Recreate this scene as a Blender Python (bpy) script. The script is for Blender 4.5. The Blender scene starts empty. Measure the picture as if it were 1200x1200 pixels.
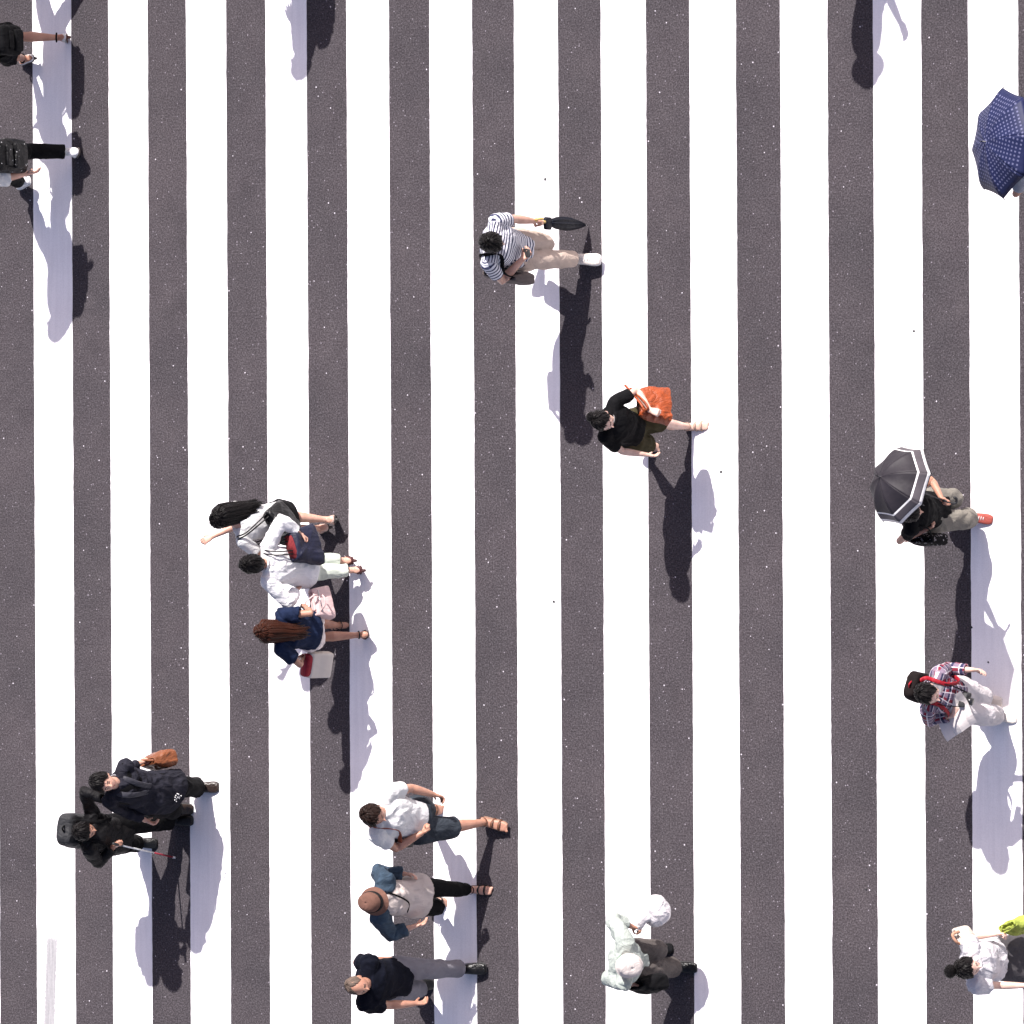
import bpy, bmesh, math, random
import numpy as np
from mathutils import Vector as V, Matrix, noise
from math import radians as R, sin, cos, pi

SC = bpy.context.scene
COL = SC.collection
random.seed(7)

# ---------------------------------------------------------------- camera
E = R(57.0); B = 0.0125
D = cos(E) / B                       # distance camera - centre of the view
PX = 111.457 / sin(E)                # pixels per metre at the centre (1200 px picture)
FPX = PX * D
cr = V((sin(E), 0, -cos(E))); cu = V((0, 1, 0)); cb = V((cos(E), 0, sin(E)))
CP = cb * D
cam = bpy.data.cameras.new('camera'); co = bpy.data.objects.new('camera', cam); COL.objects.link(co)
m = Matrix((cr, cu, cb)).transposed().to_4x4(); m.translation = CP
co.matrix_world = m
cam.sensor_width = 36; cam.lens = 36 * FPX / 1200; cam.clip_end = 3000; cam.clip_start = 1
SC.camera = co

# ---------------------------------------------------------------- sky and sun
SUN_EL = R(45.6)
sd = V((0.062, 1, 0)).normalized()    # the sun stands over the top edge of the picture
world = bpy.data.worlds.new('World'); SC.world = world; world.use_nodes = True
nt = world.node_tree
sky = nt.nodes.new('ShaderNodeTexSky'); sky.sky_type = 'NISHITA'; sky.sun_disc = False
sky.sun_elevation = SUN_EL; sky.sun_rotation = math.atan2(sd.x, sd.y)
bg = nt.nodes['Background']; bg.inputs[1].default_value = 0.088
sky.dust_density = 2.2; sky.ozone_density = 1.6
hz_ = nt.nodes.new('ShaderNodeMix'); hz_.data_type = 'RGBA'; hz_.blend_type = 'MULTIPLY'; hz_.inputs[0].default_value = 1
hz_.inputs[7].default_value = (1.16, .96, .93, 1)      # warm city air
nt.links.new(sky.outputs[0], hz_.inputs[6]); nt.links.new(hz_.outputs[2], bg.inputs[0])
sl = bpy.data.lights.new('sun', 'SUN'); so = bpy.data.objects.new('sun', sl); COL.objects.link(so)
sl.energy = 4.9; sl.angle = R(0.53); sl.color = (1.0, 0.96, 0.93)
so.rotation_euler = (V((sd.x * cos(SUN_EL), sd.y * cos(SUN_EL), sin(SUN_EL)))).to_track_quat('Z', 'Y').to_euler()
so.location = (0, 8, 8)
SC.view_settings.view_transform = 'Standard'; SC.view_settings.look = 'None'
SC.view_settings.exposure = 0.97; SC.view_settings.gamma = 1
SC.view_settings.use_curve_mapping = False

def P(px, py, z=0.0):
    """point of the place at height z that the photograph shows at px, py"""
    d = cr * ((px - 600) / FPX) + cu * ((600 - py) / FPX) - cb
    return CP + d * ((z - CP.z) / d.z)

# ---------------------------------------------------------------- materials
MATS = {}
def nodes(name):
    m = bpy.data.materials.new(name); m.use_nodes = True
    t = m.node_tree
    return m, t, t.nodes['Principled BSDF']
def N(t, kind, **kw):
    n = t.nodes.new('ShaderNode' + kind)
    for k, v in kw.items():
        if k.startswith('i_'): n.inputs[int(k[2:])].default_value = v
        else: setattr(n, k, v)
    return n
def ramp(t, src, stops, interp='LINEAR'):
    r = N(t, 'ValToRGB'); cr_ = r.color_ramp; cr_.interpolation = interp
    while len(cr_.elements) < len(stops): cr_.elements.new(0.5)
    for e, (p, c) in zip(cr_.elements, stops):
        e.position = p; e.color = (c[0], c[1], c[2], 1) if hasattr(c, '__len__') else (c, c, c, 1)
    t.links.new(src, r.inputs[0]); return r.outputs[0]
def math_(t, op, a, b=None, c=None):
    n = N(t, 'Math', operation=op)
    for i, v in enumerate((a, b, c)):
        if v is None: continue
        if isinstance(v, (int, float)): n.inputs[i].default_value = v
        else: t.links.new(v, n.inputs[i])
    return n.outputs[0]
def mix(t, f, a, b, mode='MIX'):
    n = N(t, 'Mix', data_type='RGBA', blend_type=mode)
    for sock, v in ((n.inputs[0], f), (n.inputs[6], a), (n.inputs[7], b)):
        if isinstance(v, (int, float)): sock.default_value = v
        elif hasattr(v, '__len__'): sock.default_value = (v[0], v[1], v[2], 1)
        else: t.links.new(v, sock)
    return n.outputs[2]
def st_attr(t):
    a = N(t, 'Attribute', attribute_name='st'); s = N(t, 'SeparateXYZ'); t.links.new(a.outputs['Vector'], s.inputs[0])
    return s.outputs
def stripes(t, x, period, duty):
    fr = math_(t, 'FRACT', math_(t, 'DIVIDE', math_(t, 'ADD', x, 50.0), period))
    return math_(t, 'LESS_THAN', fr, duty)

def fabric(name, col, col2=None, rough=0.85, pattern=None, wr=0.5, spec=0.25, var=0.22, scale=1.0, sheen=0.0, **kw):
    if name in MATS: return MATS[name]
    def tone(c):
        if c is None: return c
        q = max(c); w = .5 if q < .035 else (.72 if q < .55 else (.86 if q < .7 else .92)); return tuple(v * w for v in c)
    col = tone(col); col2 = tone(col2)
    if max(col) < .06: spec = spec * (.3 if rough > .6 else .6)
    m, t, b = nodes(name); MATS[name] = m
    tc = N(t, 'TexCoord'); mp = N(t, 'Mapping'); t.links.new(tc.outputs['Object'], mp.inputs[0])
    mp.inputs['Scale'].default_value = (1, 1, .55)
    n1 = N(t, 'TexNoise'); n1.inputs['Scale'].default_value = 11 * scale; n1.inputs['Detail'].default_value = 4; n1.inputs['Distortion'].default_value = 1.2
    t.links.new(mp.outputs[0], n1.inputs[0])
    n2 = N(t, 'TexNoise'); n2.inputs['Scale'].default_value = 260; n2.inputs['Detail'].default_value = 2
    t.links.new(tc.outputs['Object'], n2.inputs[0])
    base = col
    if pattern:
        s = st_attr(t)
        if pattern == 'stripe':
            k = stripes(t, s[0], kw.get('period', .02), kw.get('duty', .42)); base = mix(t, k, col, col2)
        elif pattern == 'plaid':
            k1 = stripes(t, s[0], .085, .42); k2 = stripes(t, s[1], .085, .42)
            k3 = stripes(t, s[0], .085, .10); k4 = stripes(t, s[1], .085, .10)
            c = mix(t, k1, col, col2); c2 = mix(t, k2, c, kw['col3'], 'MIX')
            c3 = mix(t, math_(t, 'MULTIPLY', k1, k2), c2, (.02, .02, .05))
            base = mix(t, math_(t, 'MAXIMUM', k3, k4), c3, (.6, .55, .6))
        elif pattern == 'speckle':
            v = N(t, 'TexVoronoi'); v.inputs['Scale'].default_value = kw.get('vs', 60); t.links.new(tc.outputs['Object'], v.inputs[0])
            g = math_(t, 'LESS_THAN', v.outputs['Distance'], kw.get('th', .3)); base = mix(t, g, col, col2)
        elif pattern == 'patch':
            # loose floral print low on one side
            v = N(t, 'TexVoronoi'); v.inputs['Scale'].default_value = 70; t.links.new(tc.outputs['Object'], v.inputs[0])
            g = math_(t, 'LESS_THAN', v.outputs['Distance'], .36)
            vd = N(t, 'VectorMath', operation='DISTANCE'); t.links.new(tc.outputs['Object'], vd.inputs[0]); vd.inputs[1].default_value = kw['at']
            g2 = math_(t, 'LESS_THAN', vd.outputs['Value'], kw['rad'])
            base = mix(t, math_(t, 'MULTIPLY', g, g2), col, col2)
    lo = 1 - var
    vr = ramp(t, n1.outputs[0], [(.3, (lo, lo, lo)), (.7, (1.0, 1.0, 1.0))])
    c = mix(t, 1.0, base, vr, 'MULTIPLY')
    t.links.new(c, b.inputs['Base Color'])
    b.inputs['Roughness'].default_value = rough; b.inputs['Specular IOR Level'].default_value = spec
    if sheen: b.inputs['Sheen Weight'].default_value = sheen
    bp = N(t, 'Bump'); bp.inputs['Strength'].default_value = wr; bp.inputs['Distance'].default_value = .03
    h = math_(t, 'ADD', n1.outputs[0], math_(t, 'MULTIPLY', n2.outputs[0], .05))
    t.links.new(h, bp.inputs['Height']); t.links.new(bp.outputs[0], b.inputs['Normal'])
    return m

def skin(name, col):
    if name in MATS: return MATS[name]
    m, t, b = nodes(name); MATS[name] = m
    tc = N(t, 'TexCoord'); n = N(t, 'TexNoise'); n.inputs['Scale'].default_value = 16; n.inputs['Detail'].default_value = 5
    t.links.new(tc.outputs['Object'], n.inputs[0])
    c = mix(t, 1.0, col, ramp(t, n.outputs[0], [(.3, (.86, .80, .78)), (.7, (1.06, 1.06, 1.06))]), 'MULTIPLY')
    t.links.new(c, b.inputs['Base Color']); b.inputs['Roughness'].default_value = .48
    b.inputs['Specular IOR Level'].default_value = .4
    b.inputs['Subsurface Weight'].default_value = .12; b.inputs['Subsurface Radius'].default_value = (.012, .004, .002)
    b.inputs['Subsurface Scale'].default_value = 1.0
    return m
def flat(name, col, rough=.5, metal=0, spec=.5, var=.12):
    if name in MATS: return MATS[name]
    m, t, b = nodes(name); MATS[name] = m
    tc = N(t, 'TexCoord'); n = N(t, 'TexNoise'); n.inputs['Scale'].default_value = 30; n.inputs['Detail'].default_value = 3
    t.links.new(tc.outputs['Object'], n.inputs[0])
    lo = 1 - var
    c = mix(t, 1.0, col, ramp(t, n.outputs[0], [(.3, (lo, lo, lo)), (.7, (1, 1, 1))]), 'MULTIPLY')
    t.links.new(c, b.inputs['Base Color'])
    b.inputs['Roughness'].default_value = rough; b.inputs['Metallic'].default_value = metal; b.inputs['Specular IOR Level'].default_value = spec
    return m
def hairmat(name, col, rough=.42):
    if name in MATS: return MATS[name]
    m, t, b = nodes(name); MATS[name] = m
    s = N(t, 'Attribute', attribute_name='st'); mp = N(t, 'Mapping'); t.links.new(s.outputs['Vector'], mp.inputs[0])
    mp.inputs['Scale'].default_value = (6, 95, 1)
    n = N(t, 'TexNoise'); n.inputs['Scale'].default_value = 1.0; n.inputs['Detail'].default_value = 4; t.links.new(mp.outputs[0], n.inputs[0])
    c = mix(t, 1.0, col, ramp(t, n.outputs[0], [(.3, (.45, .45, .45)), (.72, (1.7, 1.6, 1.5))]), 'MULTIPLY')
    t.links.new(c, b.inputs['Base Color']); b.inputs['Roughness'].default_value = rough; b.inputs['Specular IOR Level'].default_value = .12
    bp = N(t, 'Bump'); bp.inputs['Strength'].default_value = 1.0; bp.inputs['Distance'].default_value = .008
    t.links.new(n.outputs[0], bp.inputs['Height']); t.links.new(bp.outputs[0], b.inputs['Normal'])
    return m

SK = {'a': skin('skin_light', (.50, .295, .225)), 'b': skin('skin_tan', (.38, .20, .14)), 'c': skin('skin_pale', (.58, .39, .32))}
LIP = flat('lips', (.42, .16, .13), .5); EYE = flat('eye_dark', (.03, .02, .02), .3); BROW = flat('brow', (.03, .022, .018), .8)
HB = hairmat('hair_black', (.0042, .0036, .0040)); HD = hairmat('hair_dark_brown', (.012, .0062, .0048)); HR = hairmat('hair_chestnut', (.030, .0095, .0055)); HG = hairmat('hair_cropped', (.09, .07, .06), .8)

# ---------------------------------------------------------------- mesh helpers
def ring(c, A, Bv, n=18, p=2.0):
    out = []
    for i in range(n):
        a = 2 * pi * i / n; ca, sa = cos(a), sin(a)
        x = math.copysign(abs(ca) ** (2 / p), ca); y = math.copysign(abs(sa) ** (2 / p), sa)
        out.append(c + A * x + Bv * y)
    return out
class MB:
    def __init__(s): s.v = []; s.f = []; s.mi = []
    def rings(s, rs, mi=0, cap0=True, cap1=True):
        n = len(rs[0]); b0 = len(s.v)
        for r in rs: s.v += [tuple(q) for q in r]
        for k in range(len(rs) - 1):
            for i in range(n):
                a = b0 + k * n + i; b = b0 + k * n + (i + 1) % n
                s.f.append((a, b, b + n, a + n)); s.mi.append(mi)
        if cap0: s.f.append(tuple(b0 + i for i in reversed(range(n)))); s.mi.append(mi)
        if cap1: s.f.append(tuple(b0 + (len(rs) - 1) * n + i for i in range(n))); s.mi.append(mi)
        return s
    def loft(s, st, n=18, p=2.0, mi=0, round0=False, round1=False, hem0=False, hem1=False, hd=.022):
        """st: list of (centre, axisA, axisB) vectors"""
        rs = [ring(c, A, b, n, p) for c, A, b in st]
        def end(i, j, rnd, hem):
            c, A, b = st[i]; c2 = st[j][0]; t = (c - c2).normalized(); r = min(A.length, b.length)
            if rnd: return [ring(c + t * r * .5 * q, A * w, b * w, n, p) for q, w in ((.5, .86), (.85, .5), (1, .12))]
            if hem: return [ring(c, A * .84, b * .84, n, p), ring(c - t * hd, A * .8, b * .8, n, p)]
            return []
        e1 = end(-1, -2, round1, hem1); e0 = end(0, 1, round0, hem0)
        return s.rings(list(reversed(e0)) + rs + e1, mi)
    def tube(s, pts, rads, ref=None, n=14, p=2.0, mi=0, **kw):
        pts = [V(q) for q in pts]; st = []
        prev = None
        for i, q in enumerate(pts):
            a = pts[max(i - 1, 0)]; b = pts[min(i + 1, len(pts) - 1)]
            t = (b - a)
            t = t.normalized() if t.length > 1e-9 else V((0, 0, 1))
            u = (ref if ref is not None else (prev if prev is not None else (V((0, 0, 1)) if abs(t.z) < .8 else V((1, 0, 0)))))
            u = u - t * u.dot(t)
            if u.length < 1e-5: u = t.orthogonal()
            u.normalize(); prev = u; w = t.cross(u)
            r = rads[i] if isinstance(rads, list) else rads
            ra, rb = r if isinstance(r, tuple) else (r, r)
            st.append((q, u * ra, w * rb))
        return s.loft(st, n, p, mi, **kw)
    def ball(s, c, ax, n=16, mi=0):
        """ellipsoid; ax three axis vectors"""
        st = []
        for k in range(1, n // 2 + 4):
            a = pi * k / (n // 2 + 4); st.append(ring(c + ax[2] * -cos(a), ax[0] * sin(a), ax[1] * sin(a), n))
        return s.rings(st, mi)
    def box(s, c, A, b, C_, mi=0, p=6, n=20, rnd=.12):
        st = [(c - C_, A * (1 - rnd), b * (1 - rnd)), (c - C_ * (1 - rnd), A, b), (c + C_ * (1 - rnd), A, b), (c + C_, A * (1 - rnd), b * (1 - rnd))]
        return s.loft(st, n, p, mi)
    def build(s, name, mats, parent=None, origin=V((0, 0, 0)), smooth=True, attr=None):
        me = bpy.data.meshes.new(name); me.from_pydata([tuple(V(q) - origin) for q in s.v], [], s.f)
        mats = mats if isinstance(mats, (list, tuple)) else [mats]
        for m in mats: me.materials.append(m)
        me.polygons.foreach_set('material_index', s.mi)
        bm = bmesh.new(); bm.from_mesh(me); bmesh.ops.recalc_face_normals(bm, faces=bm.faces); bm.to_mesh(me); bm.free()
        if smooth: me.shade_smooth()
        o = bpy.data.objects.new(name, me); COL.objects.link(o)
        if parent is not None: o.parent = parent
        else: o.location = origin
        if attr is not None:
            assert len(attr) == len(me.vertices), name
            set_attr(me, attr)
        return o
def set_attr(me, arr):
    a = me.attributes.new('st', 'FLOAT_VECTOR', 'POINT'); a.data.foreach_set('vector', np.asarray(arr, dtype=np.float32).ravel())
def get_co(me):
    a = np.empty(len(me.vertices) * 3, dtype=np.float32); me.vertices.foreach_get('co', a); return a.reshape(-1, 3)
def remesh(mb, name, mats, parent, origin, vox=.008, sm=4, wr=0.0, wfreq=9.0, bones=None, paint=None, seed=0, ridge=True, wmask=None):
    """union of the closed pieces of mb as one skin, smoothed, with cloth folds"""
    o = mb.build(name, [], None, origin, False); me = o.data
    md = o.modifiers.new('r', 'REMESH'); md.mode = 'VOXEL'; md.voxel_size = vox
    if sm: m2 = o.modifiers.new('s', 'SMOOTH'); m2.factor = .5; m2.iterations = sm
    dg = bpy.context.evaluated_depsgraph_get()
    me2 = bpy.data.meshes.new_from_object(o.evaluated_get(dg)); me2.name = name
    o.modifiers.clear(); o.data = me2; bpy.data.meshes.remove(me)
    me2.materials.clear()
    mats = mats if isinstance(mats, (list, tuple)) else [mats]
    for m in mats: me2.materials.append(m)
    if wr:
        no = np.empty(len(me2.vertices) * 3, dtype=np.float32); me2.vertices.foreach_get('normal', no); no = no.reshape(-1, 3)
        c = get_co(me2); d = np.empty(len(c))
        off = V((seed * 3.1, seed * 1.7, seed * 5.3))
        for i, q in enumerate(c):
            q = V((float(q[0]), float(q[1]), float(q[2]) * .6))
            w = noise.noise_vector(q * 4 + off) * .12
            a = noise.noise((q + w) * wfreq + off); b = noise.noise((q + w) * wfreq * 2.3 + off)
            a = (1 - 2.4 * abs(a)) if ridge else a
            d[i] = a * .75 + b * .45
        if wmask is not None: d *= wmask(c + np.array(origin))
        c = c + no * (d * wr)[:, None].astype(np.float32)
        me2.vertices.foreach_set('co', c.astype(np.float32).ravel())
    me2.shade_smooth()
    if bones: set_attr(me2, bone_coords(get_co(me2) + np.array(origin), bones))
    if paint: paint(me2, origin)
    if parent is not None: o.parent = parent; o.location = (0, 0, 0)
    return o
def bone_coords(c, bones):
    """bones: list of chains (list of points, side vector) -> distance along, distance around"""
    best = np.full(len(c), 1e9); out = np.zeros((len(c), 3))
    for k, (pts, side) in enumerate(bones):
        acc = 0
        for a, b in zip(pts[:-1], pts[1:]):
            a_ = np.array(a); d = np.array(b) - a_; L = np.linalg.norm(d); u = d / L
            s = np.array(side); s = s - u * s.dot(u); s /= np.linalg.norm(s); w = np.cross(u, s)
            r = c - a_; t = r @ u; tc_ = np.clip(t, 0, L); dist = np.linalg.norm(r - tc_[:, None] * u, axis=1)
            if k == 0: dist = dist - .105
            ang = np.arctan2(r @ w, r @ s)
            m_ = dist < best; best[m_] = dist[m_]
            tt = t.copy()
            if k == 0:   # over the shoulders the cloth runs back, so measure along it
                fw = np.abs(r @ w); tt = tt + np.clip((t - (L - .24)) / .10, 0, 1) * (.11 - fw) * 1.2
            out[m_, 0] = acc + tt[m_]; out[m_, 1] = ang[m_] * (.14 if k == 0 else .055); out[m_, 2] = k
            acc += L
    return out

def tag(o, label=None, cat=None, group=None, kind=None):
    if label: o['label'] = label
    if cat: o['category'] = cat
    if group: o['group'] = group
    if kind: o['kind'] = kind
    return o
def empty(name, loc, label, cat, group=None):
    o = bpy.data.objects.new(name, None); COL.objects.link(o); o.location = loc; o.empty_display_size = .2
    return tag(o, label, cat, group)

def az(d): return V((cos(R(d)), sin(R(d)), 0))
def dirv(a, p): return V((cos(R(a)) * cos(R(p)), sin(R(a)) * cos(R(p)), sin(R(p))))
def ik(a, t, l1, l2, pole):
    d = t - a; L = d.length; mx = (l1 + l2) * .995
    if L > mx: t = a + d * (mx / L); d = t - a; L = mx
    mn = abs(l1 - l2) + .04
    if L < mn: L = mn
    x = (l1 * l1 - l2 * l2 + L * L) / (2 * L); h = math.sqrt(max(l1 * l1 - x * x, 0))
    u = d.normalized(); p = pole - u * pole.dot(u)
    if p.length < 1e-4: p = u.orthogonal()
    return a + u * x + p.normalized() * h, t
def lerp(a, b, t): return a + (b - a) * t
def sst(a, b, x):
    t = min(max((x - a) / (b - a), 0), 1); return t * t * (3 - 2 * t)

# ---------------------------------------------------------------- the figure
class Fig: pass
def hand(mb, W, d, pn, k, curl=.35, side=1, spread=.07):
    """palm and five fingers; d along the fingers, pn out of the palm, side: +1 thumb towards d x pn"""
    d = d.normalized(); pn = (pn - d * pn.dot(d)).normalized(); s = d.cross(pn) * side
    L = .088 * k
    mb.loft([(W - d * .02, s * .024 * k, pn * .019 * k), (W + d * .012, s * .027 * k, pn * .017 * k), (W + d * L * .5, s * .037 * k, pn * .016 * k), (W + d * L, s * .038 * k, pn * .012 * k)], 14, 2.4, round1=True)
    for j, ln in enumerate((.068, .076, .071, .056)):
        o = (1.5 - j) * .0205 * k
        q = W + d * (L - .006 - abs(1.3 - j) * .003) + s * o
        a = -(j - 1.4) * spread * (1 - min(curl, 1) * .5)
        fd = (d * cos(a) + s * sin(a)).normalized(); pts = [q - fd * .02 * k, q]; ang = 0; rd = [.0088 * k, .0092 * k]
        for seg, c in ((.45, .7), (.31, 1.1), (.24, .8)):
            ang += curl * c * (1 + .12 * j)
            q = q + (fd * cos(ang) + pn * sin(ang)) * ln * k * seg * 1.05; pts.append(q); rd.append(.0088 * k if seg > .3 else .007 * k)
        mb.tube(pts, rd, n=8, round1=True)
    q = W + d * .022 * k + s * .024 * k
    a = .75 - min(curl, 1) * .25
    t1 = (d * cos(a) + s * sin(a) + pn * (.25 + .5 * min(curl, 1))).normalized(); t2 = (t1 + d * .6 + pn * curl * .5).normalized()
    mb.tube([q - t1 * .02, q + t1 * .014 * k, q + t1 * .038 * k, q + t1 * .038 * k + t2 * .03 * k], [.013 * k, .0125 * k, .0105 * k, .008 * k], n=8, round1=True)

FOOT = [(-.060, .022, .045), (-.045, .034, .075), (-.01, .037, .095), (.03, .038, .085), (.08, .043, .060), (.13, .046, .042), (.165, .043, .030), (.19, .032, .022)]
def footloft(mb, A, f, u, k, grow=0.0, top=1.0, z0=0.0, hmax=None, mi=0, n=16, flatz=None):
    s = u.cross(f); st = []
    for x, w, h in FOOT:
        hh = (h * top + grow) if flatz is None else flatz
        zc = -.08 + z0
        st.append((A + (f * (x * (1 + grow * 2.5)) + u * (zc + hh / 2)) * k, s * (w + grow) * k, u * hh / 2 * k))
    mb.loft(st, n, 2.6, mi, round0=True, round1=True)

def head_pts(c, f, l, u, k, mb):
    n1, n2 = 56, 44; rs = []
    for j in range(1, n2):
        ph = pi * j / n2; rr = []
        for i in range(n1):
            th = 2 * pi * i / n1
            df, dl, du = sin(ph) * cos(th), sin(ph) * sin(th), -cos(ph)
            rf = .098; rl = .077; ru = .122
            lo = max(-du, 0)
            rl *= 1 - .30 * lo ** 1.5
            if df < 0: rf *= 1 - .30 * lo
            else: rf *= 1 - .08 * lo
            g = lambda a, b, sa, sb: math.exp(-((dl - a) / sa) ** 2 - ((du - b) / sb) ** 2) if df > 0 else 0
            e = .026 * g(0, -.17, .10, .13) + .012 * g(0, .0, .07, .16) + .005 * g(0, .17, .4, .07)
            e -= .008 * (g(.33, .02, .16, .08) + g(-.33, .02, .16, .08)); e += .006 * g(0, -.50, .2, .05) - .004 * g(0, -.38, .2, .04) + .007 * g(0, -.82, .25, .15)
            rr.append(c + (f * (df * rf + (e if df > 0 else 0)) + l * dl * rl + u * du * ru) * k)
        rs.append(rr)
    mb.rings(rs)
    for s in (1, -1):
        ec = c + (l * s * .078 - f * .008 - u * .012) * k
        mb.ball(ec, (f * .017 * k - l * s * .004, l * s * .010 * k, u * .031 * k), 10)

def fig(name, label, H, head, hz, face, A, pel, LF, RF, LH, RH, skn='a', fem=False, pz=None, elb=None, ere=None, lc=.35, rc=.35, lpn=None, rpn=None, lhd=None, rhd=None, bare=False, hk=1.0, cat='person', group=None, ptwist=0, fat=1.0, nbs=(0, 0, 0)):
    """head/pel: picture positions; LF/RF: ankle (px,py,toe azimuth,pitch); LH/RH: wrist (px,py,z)"""
    g = Fig(); k = H / 1.7; g.k = k; g.H = H; g.fem = fem
    F = az(A); g.F = F; fd = dirv(*face); Z = V((0, 0, 1))
    hu = (Z - fd * Z.dot(fd)).normalized(); hl = hu.cross(fd).normalized()
    g.hc = P(head[0], head[1], hz * 1.0); g.hf = fd; g.hu = hu; g.hl = hl; g.hk = hk * (.5 + .5 * k)
    pz = pz or .515 * H
    p = P(pel[0], pel[1], pz)
    nb = g.hc - hu * .088 * g.hk - fd * .028 * g.hk
    up0 = (nb - p).normalized()
    nb = nb - (up0 * .6 + Z * .4).normalized() * .078 * k + V(nbs)
    sp = nb - p; want = .288 * H
    if abs(sp.length - want) > .01:
        p2 = nb - sp.normalized() * want
        if abs(sp.length - want) > .06: print('SPINE', label[:30], round(sp.length - want, 3))
        p = p2
    g.p = p; g.nb = nb; up = (nb - p).normalized(); g.up = up
    F2 = (F - up * F.dot(up)).normalized(); side = up.cross(F2).normalized(); g.cf = F2; g.side = side
    pf = az(A + ptwist); pl = Z.cross(pf); g.pl = pl; g.pf = pf
    sw = .100 if fem else .113
    g.S = {}; g.E = {}; g.W = {}; g.Hp = {}; g.K = {}; g.A = {}; g.ff = {}; g.fu = {}; g.hd = {}; g.pn = {}
    la = .170 * H; lb = .146 * H; lt = .245 * H; ls = .243 * H
    for q, sg in (('L', 1), ('R', -1)):
        S = nb - up * .020 * k + side * sg * sw * H / 1 * .96; g.S[q] = S
        wp = LH if q == 'L' else RH
        if len(wp) == 3: T = P(*wp)
        else: T = S
        pole = (elb if q == 'L' else ere) or (-F * .8 + side * sg * .3 - Z * .6)
        Ej, T = ik(S, T, la, lb, V(pole)); g.E[q] = Ej; g.W[q] = T
        g.hd[q] = V((lhd if q == 'L' else rhd) or (T - Ej)).normalized()
        g.pn[q] = V((lpn if q == 'L' else rpn) or (-side * sg + F * .15))
        hp = p + pl * sg * .053 * H; g.Hp[q] = hp
        fx = LF if q == 'L' else RF
        pit = fx[3]; a = R(pit)
        fk = k * (.93 if fem else 1.0)
        zz = ((.185 * sin(a) + .08 * cos(a)) if pit >= 0 else (.055 * sin(-a) + .08 * cos(a))) * fk
        if len(fx) > 4: zz = fx[4]
        T = P(fx[0], fx[1], zz)
        fdir = az(fx[2])
        Kj, T2 = ik(hp, T, lt, ls, fdir * .9 + pf * .4)
        if (T2 - T).length > .02: print('LEG', label[:30], q, round((T2 - T).length, 3))
        g.K[q] = Kj; g.A[q] = T2
        g.ff[q] = (fdir * cos(a) - Z * sin(a)).normalized(); g.fu[q] = (fdir * sin(a) + Z * cos(a)).normalized()
    g.fk = k * (.93 if fem else 1.0)
    O = V(((g.A['L'].x + g.A['R'].x) / 2, (g.A['L'].y + g.A['R'].y) / 2, 0)); g.O = O
    root = empty(name, O, label, cat, group); g.root = root
    # ---- body
    mb = MB(); w = fat
    tw = (.155, .125, .148) if fem else (.150, .138, .165)
    ts = [(-.21, .060, .045), (-.12, .110, .066), (.02, tw[0] * .95, .090), (.35, tw[1], .095), (.62, tw[2] * .94, .11), (.82, tw[2], .108), (.94, tw[2] * .86, .085), (1.02, .075, .062)]
    L = want
    for i, (t, a, b) in enumerate(ts): ts[i] = (p + (up if t > .1 else Z) * L * t, (side if t > .3 else pl) * a * k * w, (F2 if t > .3 else pf) * b * k * w)
    mb.loft(ts, 22, 2.2)
    if fem:
        for sg in (1, -1): mb.ball(p + up * L * .66 + side * sg * .065 * k + F2 * .082 * k, (side * .058 * k, F2 * .052 * k, up * .055 * k), 12)
    for q, sg in (('L', 1), ('R', -1)):
        S, E_, W = g.S[q], g.E[q], g.W[q]; af = .86 if fem else 1.0
        mb.tube([nb - up * .035 * k + side * sg * .02, lerp(nb - up * .03 * k, S, .55), S, lerp(S, E_, .12)], [.055 * k, .054 * k, .056 * k * af, .050 * k * af], n=14, round1=True)
        mb.tube([S, lerp(S, E_, .3), lerp(S, E_, .7), E_, lerp(E_, W, .2), lerp(E_, W, .6), lerp(E_, W, .95), lerp(E_, W, 1.05)],
                [r * k * af for r in (.052, .049, .042, .038, .041, .034, .025, .024)], n=14, round0=True)
        hand(mb, W, g.hd[q], g.pn[q], k * (.92 if fem else 1), lc if q == 'L' else rc, sg * 1 if True else 1)
        hp, K, An = g.Hp[q], g.K[q], g.A[q]; f_, u_ = g.ff[q], g.fu[q]; lf = .95 if fem else 1
        calf = -(f_ - (An - K).normalized() * f_.dot((An - K).normalized()))
        mb.tube([hp + V((0, 0, .03)), lerp(hp, K, .15), lerp(hp, K, .5), lerp(hp, K, .88), K], [.066 * k, .076 * k, .071 * k, .055 * k, .053 * k], n=16, round0=True, round1=True)
        mb.tube([K, lerp(K, An, .12), lerp(K, An, .32) + calf * .015, lerp(K, An, .6) + calf * .006, lerp(K, An, .88), An], [r * k * lf for r in (.051, .049, .055, .044, .032, .034)], n=16, round0=True, round1=True)
        footloft(mb, An, f_, u_, g.fk)
        if bare:
            s = u_.cross(f_) * (1 if q == 'L' else -1)
            for j in range(5):
                o = (.030 - j * .0155) * g.fk * -1
                mb.ball(An + (f_ * (.196 - .007 * j) - u_ * .068) * g.fk + s * o * -1, (f_ * .017, u_ * .009, s * (.010 if j else .013)), 8)
    mb.tube([nb - up * .03 * k, lerp(nb, g.hc - hu * .05, .5), g.hc - hu * .055 * g.hk - fd * .02], [.062 * k, (.050 if fem else .057) * k, .052 * k], n=16)
    head_pts(g.hc, fd, hl, hu, g.hk, mb)
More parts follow.
